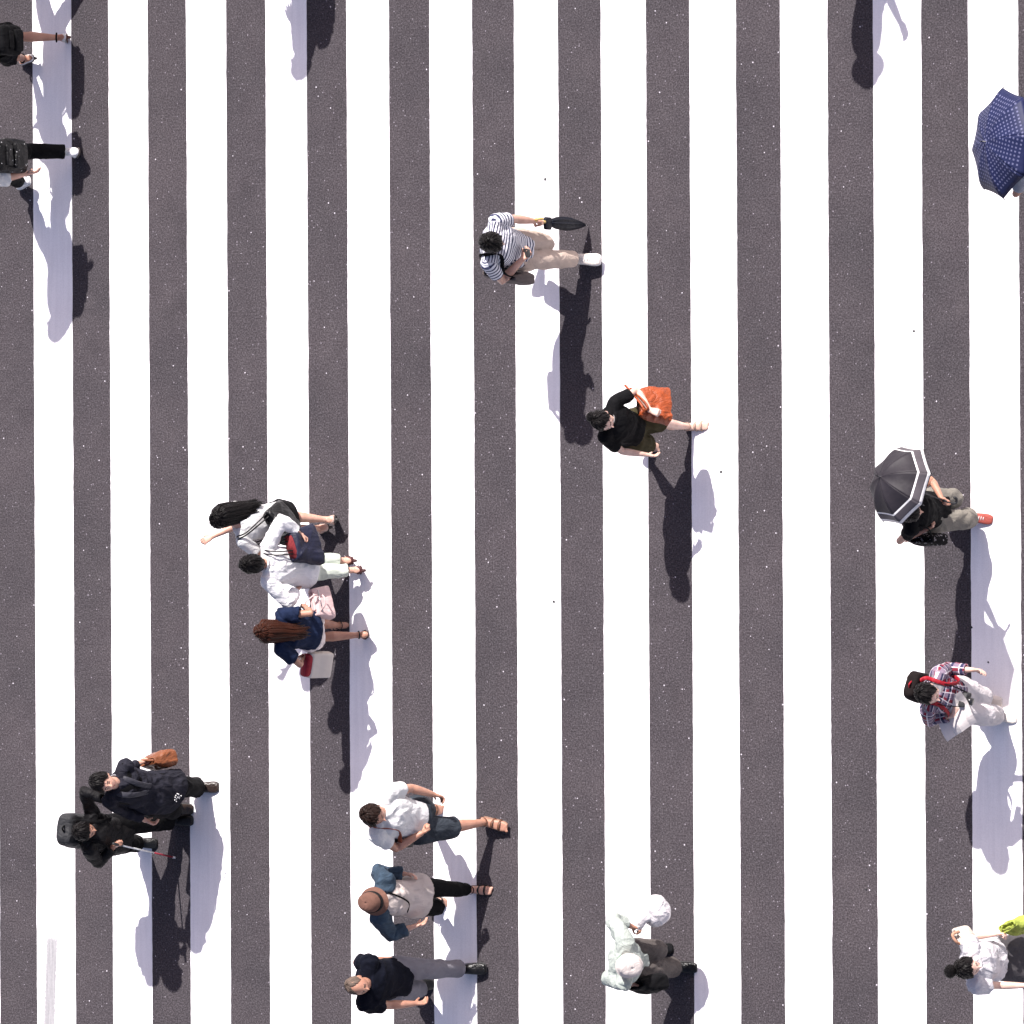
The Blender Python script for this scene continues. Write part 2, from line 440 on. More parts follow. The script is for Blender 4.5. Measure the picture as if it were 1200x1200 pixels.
    def paint(me, org):
        c = get_co(me) + np.array(org); r = (c - np.array(g.hc)) / g.hk
        f_ = r @ np.array(fd); l_ = np.abs(r @ np.array(hl)); u_ = r @ np.array(hu)
        vm = np.zeros(len(c), dtype=int)
        fr = (f_ > .05)
        vm[fr & (np.abs(u_ - .022) < .0055) & (l_ > .013) & (l_ < .043)] = 3
        vm[fr & (np.abs(u_ - .001) < .0055) & (l_ > .016) & (l_ < .040)] = 2
        vm[fr & (np.abs(u_ + .060) < .007) & (l_ < .022)] = 1
        n = len(me.polygons); ls_ = np.empty(n, dtype=np.int32); me.polygons.foreach_get('loop_start', ls_)
        vi = np.empty(len(me.loops), dtype=np.int32); me.loops.foreach_get('vertex_index', vi)
        me.polygons.foreach_set('material_index', vm[vi[ls_]].astype(np.int32))
    g.body = remesh(mb, 'body', [SK[skn], LIP, EYE, BROW], root, O, vox=.0052, sm=2, paint=paint)
    g.bones = [([p - up * .2, nb + up * .1], side)] + [([g.S[q], g.E[q], g.W[q]], F) for q in 'LR']
    g.lbones = [([p - V((0, 0, .02)), p + up * .3], side)] + [([g.Hp[q], g.K[q], g.A[q]], g.pf) for q in 'LR']
    g.side_ = side
    return g

# ---------------------------------------------------------------- clothes
def top(g, mat, sleeve=.55, hem=-.28, loose=.02, name='shirt', sl_loose=.016, wr=.007, flare=0.0, neck=.07, seed=1, collar=None, sleeves='LR', hemf=0.0, vox=.0075, wfreq=9.0):
    """sleeve: 0..2 along upper arm (1 = elbow, 2 = wrist); hem: along the spine, 0 = hip joint"""
    k = g.k; mb = MB(); L = .288 * g.H; p, up, side, F2 = g.p, g.up, g.side, g.cf
    tw = (.155, .128, .148) if g.fem else (.150, .142, .165)
    b_ = [(-.28, tw[0] * 1.02, .118), (.0, tw[0] * 1.0, .118), (.3, tw[1], .105), (.62, tw[2] * .95, .117), (.82, tw[2], .112), (.94, tw[2] * .86, .092), (1.0, .100, .074), (1.04, neck, neck * .92)]
    st = []
    for t, a, b in b_:
        if t < hem - .1: continue
        e = loose + flare * max(.55 - t, 0)
        if t >= .94: e = min(e, .012)
        if t == b_[0][0]: t = hem
        if t <= hem + .12 and t > hem and st: continue
        tilt = F2 * hemf if t == hem else V()
        st.append((p + (up if t > .1 else V((0, 0, 1))) * L * t + tilt, side * (a + e) * k, F2 * (b + e) * k))
    mb.loft(st, 26, 2.25, hem0=True, hem1=True)
    if g.fem:
        for sg in (1, -1): mb.ball(p + up * L * .66 + side * sg * .06 * k + F2 * .086 * k, (side * .066 * k, F2 * .056 * k, up * .062 * k), 12)
    for q, sg in (('L', 1), ('R', -1)):
        S, E_, W = g.S[q], g.E[q], g.W[q]; af = .9 if g.fem else 1.0
        mb.tube([g.nb - g.up * .042 * k + side * sg * .03, lerp(g.nb - up * .034 * k, S, .55), S, lerp(S, E_, .1)], [(.060 + .3 * loose) * k, (.058 + .35 * loose) * k, (.060 * af + loose * .5) * k, .058 * k * af], n=16, round1=True)
        if q not in sleeves: continue
        pts = [lerp(S, g.nb, .25), S]; rd = [.05 * k, (.056 * af + sl_loose) * k]
        n_ = max(int(sleeve * 5), 2)
        for i in range(1, n_ + 1):
            t = sleeve * i / n_
            c = lerp(S, E_, t) if t <= 1 else lerp(E_, W, t - 1)
            r = lerp(.053, .043, min(t, 1)) if t <= 1 else lerp(.043, .028, t - 1)
            pts.append(c); rd.append((r * af + sl_loose) * k)
        mb.tube(pts, rd, n=16, round0=True, hem1=True)
    o = remesh(mb, name, mat, g.root, g.O, vox=vox, sm=3, wr=wr, bones=g.bones, seed=seed, wfreq=wfreq)
    if collar:
        m2 = MB(); nn = g.nb + g.up * .018 * k
        for i, (rr, dz) in enumerate(((.068, 0), (.062, .03))): pass
        pts = []
        for i in range(25):
            a = 2 * pi * i / 24; pts.append(nn + side * cos(a) * .068 * k + F2 * sin(a) * .066 * k + up * (.004 - .022 * sin(a)) * k)
        m2.tube(pts, (.016 * k, .007 * k), ref=g.up, n=8)
        m2.build('collar', collar, o, g.O)
    return o
def legs(g, mat, length=1.93, loose=.018, name='trousers', cuff=0.0, waist=.22, wr=.011, seed=2, which='LR', flarek=0, waistmat=None, thigh=0):
    k = g.k; mb = MB(); L = .288 * g.H; p = g.p; tw = .155 if g.fem else .152
    mb.loft([(p - V((0, 0, .125 * k)), g.pl * .10 * k, g.pf * .085 * k), (p - V((0, 0, .07 * k)), g.pl * (.152 + loose * .4) * k, g.pf * (.120 + loose * .4) * k), (p + V((0, 0, .02)), g.pl * (tw + loose * .5) * k, g.pf * (.126 + loose * .5) * k), (p + g.up * L * waist, g.pl * (tw - .012 + loose * .3) * k, g.pf * .116 * k)], 22, 2.2, hem1=True)
    for q in which:
        hp, K, An = g.Hp[q], g.K[q], g.A[q]
        pts = [hp + V((0, 0, .04)), lerp(hp, K, .08)]; rd = [(.088 + loose * .4) * k, (.090 + loose * .7 + thigh) * k]
        n_ = max(int(length * 7), 3)
        for i in range(1, n_ + 1):
            t = length * i / n_
            if t < .1: continue
            c = lerp(hp, K, t) if t <= 1 else lerp(K, An, t - 1)
            r = lerp(.090, .058, t) if t <= 1 else lerp(.058, .046, min((t - 1) * 1.4, 1))
            r = r + loose + thigh * max(1 - t, 0) + cuff * max(t - 1, 0)
            pts.append(c); rd.append(r * k)
        mb.tube(pts, rd, n=18, round0=True, hem1=True)
    return remesh(mb, name, mat, g.root, g.O, vox=.0078, sm=3, wr=wr, bones=g.lbones, seed=seed, wfreq=8)
def skirt(g, mat, length=.8, flare=.03, waist=.3, name='skirt', wr=.008, seed=3):
    k = g.k; L = .288 * g.H; mb = MB()
    st = [(g.p + g.up * L * waist, g.pl * .140 * k, g.pf * .122 * k), (g.p + V((0, 0, .02)), g.pl * .172 * k, g.pf * .145 * k)]
    n_ = 6
    for i in range(1, n_ + 1):
        t = length * i / n_
        a = lerp(g.Hp['L'], g.K['L'], t) if t <= 1 else lerp(g.K['L'], g.A['L'], t - 1); b = lerp(g.Hp['R'], g.K['R'], t) if t <= 1 else lerp(g.K['R'], g.A['R'], t - 1)
        c = (a + b) / 2; d = a - b
        ex = abs(d.dot(g.pl)) / 2; ey = abs(d.dot(g.pf)) / 2; r = (lerp(.098, .072, min(t, 1)) + flare * t) * k
        c = V((c.x, c.y, c.z)); st.append((c, g.pl * (ex + r), g.pf * (ey + r)))
    mb.loft(st, 28, 2.2, hem0=True, hem1=True, hd=.03)
    return remesh(mb, name, mat, g.root, g.O, vox=.0085, sm=3, wr=wr, bones=g.lbones, seed=seed, wfreq=7)
def shoe(g, q, mat, sole, kind='sneaker', grow=.007):
    A_, f, u, k = g.A[q], g.ff[q], g.fu[q], g.fk; s = u.cross(f)
    if kind == 'sandal':
        m = MB(); footloft(m, A_, f, u, k, grow=.004, flatz=.016, z0=-.008); o = m.build('sandal', sole, g.root, g.O)
        m = MB()
        for x, w, h in ((.12, .048, .048), (.06, .045, .072)):
            pts = []
            for i in range(9):
                a = pi * i / 8; pts.append(A_ + (f * (x + .01 * sin(a)) + s * cos(a) * (w + .003) + u * (-.078 + (h + .003) * sin(a))) * k)
            m.tube(pts, (.011 * k, .003 * k), ref=f, n=8)
        pts = []
        for i in range(17):
            a = 2 * pi * i / 16; pts.append(A_ + (s * cos(a) * .043 + f * (sin(a) * .045 - .008) + u * .015) * k)
        m.tube(pts, (.007 * k, .003 * k), ref=u, n=8); m.build('strap', mat, o, g.O); return o
    if kind == 'pump':
        m = MB(); footloft(m, A_, f, u, k, grow=.006, top=.62); o = remesh(m, 'shoe', mat, g.root, g.O, vox=.005, sm=2)
        m = MB(); footloft(m, A_, f, u, k, grow=.006, flatz=.010, z0=-.010)
        c = A_ + (f * -.04 - u * .085) * k; m.tube([c, c - u * .045 * k], [.022 * k, .013 * k], n=10); m.build('sole', sole, o, g.O); return o
    m = MB(); footloft(m, A_, f, u, k, grow=grow, top=1.0)
    m.tube([A_ + (-f * .008 + u * -.03) * k, A_ + (-f * .010 + u * .022) * k], [(.044 * k, .047 * k), (.039 * k, .043 * k)], ref=s, n=14, hem1=True)
    o = remesh(m, 'shoe', mat, g.root, g.O, vox=.0052, sm=2)
    m = MB(); footloft(m, A_, f, u, k, grow=grow + .003, flatz=.024, z0=-.014); m.build('sole', sole, o, g.O)
    if kind == 'laced':
        m = MB()
        for x in (.055, .075, .095, .115):
            h = .083 - (x - .03) * .42
            m.tube([A_ + (f * x + s * -.022 + u * (-.08 + h)) * k, A_ + (f * (x + .004) + u * (-.08 + h + .012)) * k, A_ + (f * x + s * .022 + u * (-.08 + h)) * k], .0035 * k, n=6)
        m.build('lace', WHITE, o, g.O)
    return o
def sock(g, q, mat, t=.75):
    m = MB(); K, A_ = g.K[q], g.A[q]
    m.tube([lerp(K, A_, t), lerp(K, A_, .9), A_ - g.fu[q] * .01], [.041 * g.k, .038 * g.k, .040 * g.k], n=16, round0=True, round1=True); return m.build('sock', mat, g.root, g.O)

def hair(g, mat, kind='short', thick=.13, hl=(.52, .0, -.6), seed=0, parent_only=False, part=0):
    c, f, l, u, k = g.hc, g.hf, g.hl, g.hu, g.hk
    pole = (u * .93 - f * .36).normalized(); px_ = (f - pole * f.dot(pole)).normalized(); py_ = pole.cross(px_)
    n1, n2 = 150, 64; mb = MB(); rs = []; at = []
    rnd = random.Random(seed); off = V((rnd.random() * 9, rnd.random() * 9, rnd.random() * 9))
    for j in range(1, n2):
        ph = pi * .93 * j / n2; rr = []
        for i in range(n1):
            th = 2 * pi * i / n1
            d = px_ * (sin(ph) * cos(th)) + py_ * (sin(ph) * sin(th)) + pole * cos(ph)
            df, dl, du = d.dot(f), d.dot(l), d.dot(u)
            a = abs(math.atan2(dl, df)) / pi
            T = lerp(hl[0], hl[1], sst(0.12, .40, a)) if a < .5 else lerp(hl[1], hl[2], sst(.5, .72, a))
            T += .10 * noise.noise(V((th * 2.5, 0, 0)) + off)
            inside = sst(T - .05, T + .06, du)
            rl = .077 * (1 - .30 * max(-du, 0) ** 1.5); rf = .098 * ((1 - .30 * max(-du, 0)) if df < 0 else 1)
            clump = noise.noise(V((cos(th) * 7 + ph, sin(th) * 7, ph * 1.5)) + off)
            tuft = noise.noise(V((cos(th) * 14, sin(th) * 14, ph * 3)) + off)
            th_ = thick * (.72 + .28 * sin(ph)) + .070 * clump + .050 * tuft
            sc = lerp(.86, 1 + th_, inside)
            q = c + (f * df * rf + l * dl * rl + u * du * .122) * k * sc
            rr.append(q); at.append((ph * .1, th * .09, 0))
        rs.append(rr)
    mb.rings(rs, cap1=True)
    if thick > .06:
        for i in range(110):
            th = rnd.uniform(0, 2 * pi); ph = rnd.uniform(.15, 2.1); pts = []
            for s_ in range(4):
                pp = ph + s_ * .16; tt = th + s_ * rnd.uniform(-.06, .06)
                d = px_ * (sin(pp) * cos(tt)) + py_ * (sin(pp) * sin(tt)) + pole * cos(pp)
                df, dl, du = d.dot(f), d.dot(l), d.dot(u); a = abs(math.atan2(dl, df)) / pi
                T = lerp(hl[0], hl[1], sst(0.12, .40, a)) if a < .5 else lerp(hl[1], hl[2], sst(.5, .72, a))
                if du < T - .10: break
                rl = .077 * (1 - .30 * max(-du, 0) ** 1.5); rf = .098 * ((1 - .30 * max(-du, 0)) if df < 0 else 1)
                pts.append(c + (f * df * rf + l * dl * rl + u * du * .122) * k * (1 + thick * (.82 + .07 * s_) + .012))
            if len(pts) < 3: continue
            b0 = len(mb.v); mb.tube(pts, [.004, .0075, .006, .0015][:len(pts) - 1] + [.0012], n=6)
            at += [((j // 6) * .04, (j % 6) * .004 + i * .13, 0) for j in range(len(mb.v) - b0)]
    o = mb.build('hair', mat, g.root, g.O, attr=at)
    return o
def locks(g, mat, parent, length=.34, n=46, spread=1.0, back=.02, seed=4, lift=0.0, width=.9, fw=0.0):
    """long hair falling over the back: overlapping locks"""
    c, f, l, u, k = g.hc, g.hf, g.hl, g.hu, g.hk; rnd = random.Random(seed); mb = MB(); at = []
    for i in range(n):
        a = (i / (n - 1) * 2 - 1) * width * pi * .62 + rnd.uniform(-.08, .08)
        lay = rnd.uniform(.98, 1.14)
        ddir = (-f * cos(a) + l * sin(a))
        s0 = c + (u * .085 + ddir * .045) * k * lay; s1 = c + (u * .03 + ddir * .094) * k * lay
        s1 = c + (u * .03 + (-f * cos(a) * .108 + l * sin(a) * .088)) * k * lay
        s2 = c + (u * -.07 + (-f * cos(a) * .100 + l * sin(a) * .085)) * k * lay
        down = (V((0, 0, -1)) * .75 + -g.up * .45).normalized()
        ln = length * rnd.uniform(.82, 1.05) * (1 - .25 * abs(a) / 2)
        bk = -g.cf * (back + .05)
        ax = lerp(s2, g.nb - g.up * .04, 0.0)
        pts = [s0, s1, s2]
        end = s2 + down * ln
        # keep the fall outside the back
        mid = lerp(s2, end, .5) + bk * .7 - l * (s2 - c).dot(l) * .2; end = end + bk - l * (s2 - c).dot(l) * (.15 + .3 * rnd.random()) + l * fw + V((rnd.uniform(-1, 1), rnd.uniform(-1, 1), 0)) * .026
        q1 = lerp(lerp(s2, mid, .5), lerp(s2, end, .25), .4)
        pts += [q1, mid, lerp(mid, end, .55), end]
        r = rnd.uniform(.011, .017)
        b0 = len(mb.v); mb.tube(pts, [r * .5, r, r * 1.1, r * 1.05, r, r * .7, r * .2], n=8)
        m_ = len(mb.v) - b0
        at += [((j // 8) * .05, (j % 8) * .012 + i * .11, 0) for j in range(m_)]
    return mb.build('hair_length', mat, parent, g.O, attr=at)
def hat(g, mat, band, brim=.075, crown=.10, droop=.02, name='hat', tilt=0.0, bh=.035):
    c, f, l, u, k = g.hc, g.hf, g.hl, g.hu, g.hk
    c = c + u * .045 * k; f2 = f; mb = MB(); n = 40
    def r_(e, z, w=0, s=1): return [c + (f2 * cos(2 * pi * i / n) * (.108 + e) * s + l * sin(2 * pi * i / n) * (.092 + e) * s + u * (z + w * sin(2 * 2 * pi * i / n + .6))) * k for i in range(n)]
    prof = [(brim, -droop, .007), (brim * .6, -droop * .45, .004), (.006, .004, 0), (0, .03, 0), (0, crown * .5, 0, .97), (0, crown * .76, 0, .90), (0, crown * .9, 0, .76), (0, crown * .97, 0, .52), (0, crown * .995, 0, .25), (0, crown, 0, .03)]
    inn = [(0, crown * .92, 0, .03), (0, crown * .80, 0, .7), (-.012, .02, 0), (.002, -.004, 0), (brim * .6, -droop * .45 - .006, .004), (brim - .001, -droop - .005, .007)]
    b0 = 0; rr = [r_(*q) for q in prof + inn]; mb.rings(rr + [rr[0]], cap0=False, cap1=False)
    o = mb.build(name, mat, g.root, g.O)
    if band:
        m2 = MB(); m2.rings([r_(.0035, .006), r_(.0035, bh), r_(-.004, bh), r_(-.004, .006)], cap0=False, cap1=False); m2.build('hat_band', band, o, g.O)
    return o

# ---------------------------------------------------------------- carried things
def surf_band(mb, pts, w, t, ref): mb.tube(pts, [(w, t)] * len(pts), ref=ref, n=8, p=4)
def smooth_pts(ctrl, n=8):
    ctrl = [V(c) for c in ctrl]; out = []
    for i in range(len(ctrl) - 1):
        p0 = ctrl[max(i - 1, 0)]; p1 = ctrl[i]; p2 = ctrl[i + 1]; p3 = ctrl[min(i + 2, len(ctrl) - 1)]
        for j in range(n):
            t = j / n
            out.append(.5 * ((2 * p1) + (p2 - p0) * t + (2 * p0 - 5 * p1 + 4 * p2 - p3) * t * t + (3 * p1 - p0 - 3 * p2 + p3) * t ** 3))
    out.append(ctrl[-1]); return out
def backpack(g, label, mat, smat, w=.15, h=.21, d=.075, extra=None, zoff=0.0, off=0.0, pocket=None, name='backpack', group=None):
    k = g.k; L = .288 * g.H; c = g.p + g.up * L * (.60 + zoff) - g.cf * (.125 + d) * k + g.side * off
    up, s, f = g.up, g.side, g.cf
    root = empty(name, c - up * h, label, 'backpack', group); O = c - up * h
    mb = MB(); st = []
    for t, a, b in ((-1, .82, .75), (-.9, .95, .98), (-.3, 1.0, 1.08), (.3, .97, 1.0), (.75, .92, .90), (.96, .80, .74), (1.03, .60, .5)): st.append((c + up * h * t, s * w * a, f * d * b))
    mb.loft(st, 28, 4.2)
    remesh(mb, 'main_bag', mat, root, O, vox=.008, sm=2, wr=.008, seed=11, wfreq=8)
    mb = MB(); mb.box(c - up * h * .35 - f * d * 1.12, s * w * .72, f * d * .32, up * h * .42); mb.box(c + up * h * .38 - f * d * 1.0, s * w * .6, f * d * .22, up * h * .2)
    remesh(mb, 'pocket', pocket or mat, root, O, vox=.007, sm=3, wr=.004, seed=12)
    for sg in (1, -1):
        sh = g.nb + s * sg * .095 * k - up * .01; m = MB()
        b = .135 * k + .028
        pts = smooth_pts([c + up * h * .8 + s * sg * w * .45 + f * d * .9, sh - f * .085 * k + up * .02 * k, sh + up * .068 * k, sh + f * .095 * k - up * .01, g.p + up * L * .62 + s * sg * .145 * k + f * (b * .82), g.p + up * L * .42 + s * sg * .175 * k + f * .02, c - up * h * .6 + s * sg * w * .8 + f * d * .6])
        surf_band(m, pts, .017 * k, .004, s); m.build('shoulder_strap', smat, root, O)
    m = MB(); m.tube(smooth_pts([c + up * h * 1.0 + s * .03, c + up * h * 1.2, c + up * h * 1.0 - s * .03]), .007, n=8); m.build('top_handle', smat, root, O)
    return root
def bag(name, label, c, up, s, w0, w1, h, d, mat, handle=None, hpts=None, hr=.006, wr=.006, cat='bag', open_=None, p=4.0, flap=None, group=None, lean=0.0, two=None, hw=None, vox=.0065, zip_=None, seed=5, hname='handle', tuck=.55):
    """c: centre; s: width direction; w0 bottom and w1 top half width; d half depth"""
    up = up.normalized(); s = (s - up * s.dot(up)).normalized(); f = up.cross(s)
    O = c - up * h; root = empty(name, O, label, cat, group)
    mb = MB(); prof = [(-1, .86, .7), (-.93, 1, 1), (-.4, 1, 1.08), (.2, 1, .95), (.8, 1, tuck), (1.0, .98, tuck * .7)]
    st = [(c + up * h * t + s * lean * t, s * lerp(w0, w1, (t + 1) / 2) * a, f * d * b) for t, a, b in prof]
    mb.loft(st, 28, p, hem1=True, hd=.03)
    remesh(mb, 'bag_body', mat, root, O, vox=vox, sm=2, wr=wr, seed=seed, wfreq=9)
    if open_:
        m = MB(); m.loft([(c + up * h * .93 + s * lean, s * w1 * .86, f * d * tuck * .62), (c + up * h * 1.012 + s * lean, s * w1 * .88, f * d * tuck * .66)], 24, p); m.build('lining', open_, root, O)
    if hpts:
        for hp in hpts:
            m = MB(); pts = smooth_pts(hp)
            if hw: surf_band(m, pts, hw, .004, s)
            else: m.tube(pts, hr, n=8)
            m.build(hname, handle or mat, root, O)
    if flap:
        m = MB(); m.box(c + up * h * .45 + f * d * 1.0, s * w1 * .9, f * d * .12, up * h * .42); m.build('flap', flap, root, O)
    if zip_:
        m = MB(); m.tube([c + up * h * .55 - s * w1 * .8 + f * d * 1.02, c + up * h * .55 + s * w1 * .8 + f * d * 1.02], .004, n=6); m.build('zip', zip_, root, O)
    return root
def umbrella(label, tip, axis, Rr, hgt, mat, shaft_len, metal, hmat, rim_rot=0.0, name='umbrella', curve=1.0):
    ax = axis.normalized(); x = ax.orthogonal().normalized(); q = Matrix.Rotation(rim_rot, 3, ax); x = q @ x; y = ax.cross(x)
    O = tip - ax * shaft_len; root = empty(name, O, label, 'umbrella')
    nr, ns = 18, 12; vs = []; fs = []; at = []
    for k in range(8):
        b0 = len(vs)
        for i in range(nr + 1):
            t = i / nr
            for j in range(ns + 1):
                e = j / ns * 2 - 1; th = (k + .5 + e * .5) * pi / 4
                ca = cos(pi / 8); chord = ca / cos(e * pi / 8)
                r = t * Rr * lerp(1.0, lerp(chord, 1, .25), 1) * (1 - .045 * t * (1 - e * e))
                z = -hgt * (1 - math.sqrt(max(1 - (t * .93) ** 2, 0))) / (1 - math.sqrt(1 - .93 ** 2)) - .022 * (1 - e * e) * t * (1.1 - t)
                w = t * Rr * sin(pi / 8)
                vs.append(tip + x * r * cos(th) + y * r * sin(th) + ax * z - O); at.append((t * Rr, e * w, k))
        for i in range(nr):
            for j in range(ns):
                a = b0 + i * (ns + 1) + j; fs.append((a, a + 1, a + ns + 2, a + ns + 1))
    me = bpy.data.meshes.new('canopy'); me.from_pydata([tuple(v) for v in vs], [], fs); set_attr(me, at); me.materials.append(mat); me.shade_smooth()
    o = bpy.data.objects.new('canopy', me); COL.objects.link(o); o.parent = root
    md = o.modifiers.new('t', 'SOLIDIFY'); md.thickness = .0015; md.offset = -1
    m = MB(); m.tube([tip - ax * shaft_len, tip + ax * .03], .0055, n=8); m.tube([tip + ax * .03, tip + ax * .055], [.0045, .003], n=8); m.build('shaft', metal, root, O)
    m = MB(); b = tip - ax * shaft_len; m.tube(smooth_pts([b + ax * .09, b, b - ax * .035 + x * .02, b - ax * .02 + x * .05, b + ax * .01 + x * .055]), .011, n=10); m.build('handle', hmat, root, O)
    for k in range(8):
        th = k * pi / 4; pts = []
        for i in range(7):
            t = .06 + i / 6 * .94; z = -hgt * (1 - math.sqrt(max(1 - (t * .93) ** 2, 0))) / (1 - math.sqrt(1 - .93 ** 2)) - .006
            pts.append(tip + (x * cos(th) + y * sin(th)) * Rr * t + ax * z)
        m = MB(); m.tube(pts, .0022, n=5); m.tube([tip - ax * (hgt + .12), pts[3]], .002, n=5); m.tube([pts[-1], pts[-1] + (pts[-1] - pts[-2]).normalized() * .014], .0035, n=6)
        m.build('rib', metal, root, O)
    return root

WHITE = fabric('white_cotton', (.69, .69, .69), var=.14, wr=.7)
BLACK = fabric('black_cloth', (.012, .012, .014), var=.4, rough=.8)
BLEATHER = fabric('black_leather', (.012, .012, .013), rough=.32, spec=.5, wr=.7)
NAVY = fabric('navy_cotton', (.016, .026, .065), var=.35)
DKNAVY = fabric('dark_navy_cotton', (.010, .012, .024), var=.4)
OLIVE = fabric('olive_cotton', (.065, .055, .028), var=.3)
CHAR = fabric('charcoal_cotton', (.035, .035, .042), var=.35)
GREYC = fabric('grey_flannel', (.26, .25, .28), var=.2)
SILVER = flat('steel', (.6, .6, .62), .25, 1.0)
RUBBER = flat('dark_rubber', (.02, .02, .022), .7)
WSOLE = flat('white_rubber', (.7, .68, .66), .6)
BROWNL = fabric('brown_leather', (.16, .055, .025), rough=.45, wr=.6)

# ---------------------------------------------------------------- road
def asphalt():
    m, t, b = nodes('asphalt'); tc = N(t, 'TexCoord')
    def noise_(s, d=3, src=None):
        n = N(t, 'TexNoise'); n.inputs['Scale'].default_value = s; n.inputs['Detail'].default_value = d; t.links.new(tc.outputs['Object'], n.inputs[0]); return n.outputs[0]
    base = ramp(t, noise_(70, 4), [(.30, (.028, .0252, .0272)), (.5, (.0525, .0478, .0515)), (.72, (.094, .086, .093))])
    base = mix(t, 1.0, base, ramp(t, noise_(1.1, 4), [(.3, (.86, .85, .87)), (.7, (1.12, 1.07, 1.08))]), 'MULTIPLY')
    base = mix(t, 1.0, base, ramp(t, noise_(6, 3), [(.3, (.93, .92, .93)), (.7, (1.05, 1.05, 1.05))]), 'MULTIPLY')
    for sc, thr, col in ((62, .93, (.105, .093, .105)), (50, .978, (.20, .18, .205)), (44, .9955, (.46, .43, .47))):
        v = N(t, 'TexVoronoi'); v.inputs['Scale'].default_value = sc; t.links.new(tc.outputs['Object'], v.inputs[0])
        s = N(t, 'SeparateColor'); t.links.new(v.outputs['Color'], s.inputs[0])
        g = math_(t, 'MULTIPLY', math_(t, 'GREATER_THAN', s.outputs[0], thr), math_(t, 'LESS_THAN', v.outputs['Distance'], .30))
        base = mix(t, g, base, col)
    base = mix(t, ramp(t, noise_(2.3, 6), [(.62, 0.0), (.74, .28)]), base, (.024, .022, .024))      # old oil stains
    base = mix(t, ramp(t, noise_(3.7, 5), [(.64, 0.0), (.76, .22)]), base, (.085, .074, .078))
    t.links.new(base, b.inputs['Base Color']); b.inputs['Roughness'].default_value = .9; b.inputs['Specular IOR Level'].default_value = .08
    bp = N(t, 'Bump'); bp.inputs['Strength'].default_value = .5; bp.inputs['Distance'].default_value = .004
    t.links.new(noise_(110, 3), bp.inputs['Height']); t.links.new(bp.outputs[0], b.inputs['Normal'])
    return m
def paint():
    m, t, b = nodes('road_paint'); tc = N(t, 'TexCoord')
    n = N(t, 'TexNoise'); n.inputs['Scale'].default_value = 3; n.inputs['Detail'].default_value = 5; t.links.new(tc.outputs['Object'], n.inputs[0])
    n2 = N(t, 'TexNoise'); n2.inputs['Scale'].default_value = 90; n2.inputs['Detail'].default_value = 3; t.links.new(tc.outputs['Object'], n2.inputs[0])
    mp = N(t, 'Mapping'); mp.inputs['Scale'].default_value = (26, 1.2, 1); t.links.new(tc.outputs['Object'], mp.inputs[0])
    n3 = N(t, 'TexNoise'); n3.inputs['Scale'].default_value = 1; n3.inputs['Detail'].default_value = 3; t.links.new(mp.outputs[0], n3.inputs[0])
    c = ramp(t, n.outputs[0], [(.3, (.82, .80, .81)), (.7, (.87, .85, .86))])
    c = mix(t, 1.0, c, ramp(t, n2.outputs[0], [(.35, (.94, .94, .94)), (.6, (1, 1, 1))]), 'MULTIPLY')
    c = mix(t, 1.0, c, ramp(t, n3.outputs[0], [(.35, (.94, .94, .945)), (.6, (1, 1, 1))]), 'MULTIPLY')
    # tyre scuff on one stripe: a long band of tread
    s = N(t, 'SeparateXYZ'); t.links.new(tc.outputs['Object'], s.inputs[0])
    a = P(62, 1080); z = P(58, 1200)
    xr = math_(t, 'SUBTRACT', s.outputs[0], math_(t, 'ADD', math_(t, 'MULTIPLY', math_(t, 'SUBTRACT', s.outputs[1], a.y), (z.x - a.x) / (z.y - a.y)), a.x))
    ax_ = math_(t, 'ABSOLUTE', xr)
    n4 = N(t, 'TexNoise'); n4.inputs['Scale'].default_value = 45; n4.inputs['Detail'].default_value = 2; t.links.new(tc.outputs['Object'], n4.inputs[0])
    n4o = n4.outputs[0]
    band = math_(t, 'LESS_THAN', ax_, .058); yl = ramp(t, math_(t, 'SUBTRACT', a.y, math_(t, 'ADD', s.outputs[1], math_(t, 'MULTIPLY', n4o, .12))), [(0.0, 0.0), (.12, 1.0)])
    streak = N(t, 'Mapping'); streak.inputs['Scale'].default_value = (60, 3.5, 1); t.links.new(tc.outputs['Object'], streak.inputs[0])
    n5 = N(t, 'TexNoise'); n5.inputs['Scale'].default_value = 1; n5.inputs['Detail'].default_value = 3; t.links.new(streak.outputs[0], n5.inputs[0])
    edge = ramp(t, math_(t, 'SUBTRACT', ax_, math_(t, 'ADD', .040, math_(t, 'MULTIPLY', n4.outputs[0], .03))), [(0.0, 1.0), (.018, 0.0)])
    g = math_(t, 'MULTIPLY', math_(t, 'MULTIPLY', edge, yl), math_(t, 'ADD', .87, math_(t, 'MULTIPLY', ramp(t, n5.outputs[0], [(.35, 0.0), (.65, 1.0)]), .12)))
    g = math_(t, 'MULTIPLY', g, ramp(t, n4.outputs[0], [(.35, .95), (.6, 1.0)]))
    c = mix(t, g, c, (.23, .225, .235))
    t.links.new(c, b.inputs['Base Color']); b.inputs['Roughness'].default_value = .7; b.inputs['Specular IOR Level'].default_value = .35
    bp = N(t, 'Bump'); bp.inputs['Strength'].default_value = .25; bp.inputs['Distance'].default_value = .003
    t.links.new(n2.outputs[0], bp.inputs['Height']); t.links.new(bp.outputs[0], b.inputs['Normal'])
    return m
mb = MB(); S_ = 400
mb.v = [(-S_, -S_, 0), (S_, -S_, 0), (S_, S_, 0), (-S_, S_, 0)]; mb.f = [(0, 1, 2, 3)]; mb.mi = [0]
tag(mb.build('road', asphalt(), smooth=False), kind='structure')
mb = MB(); SL = -.0062
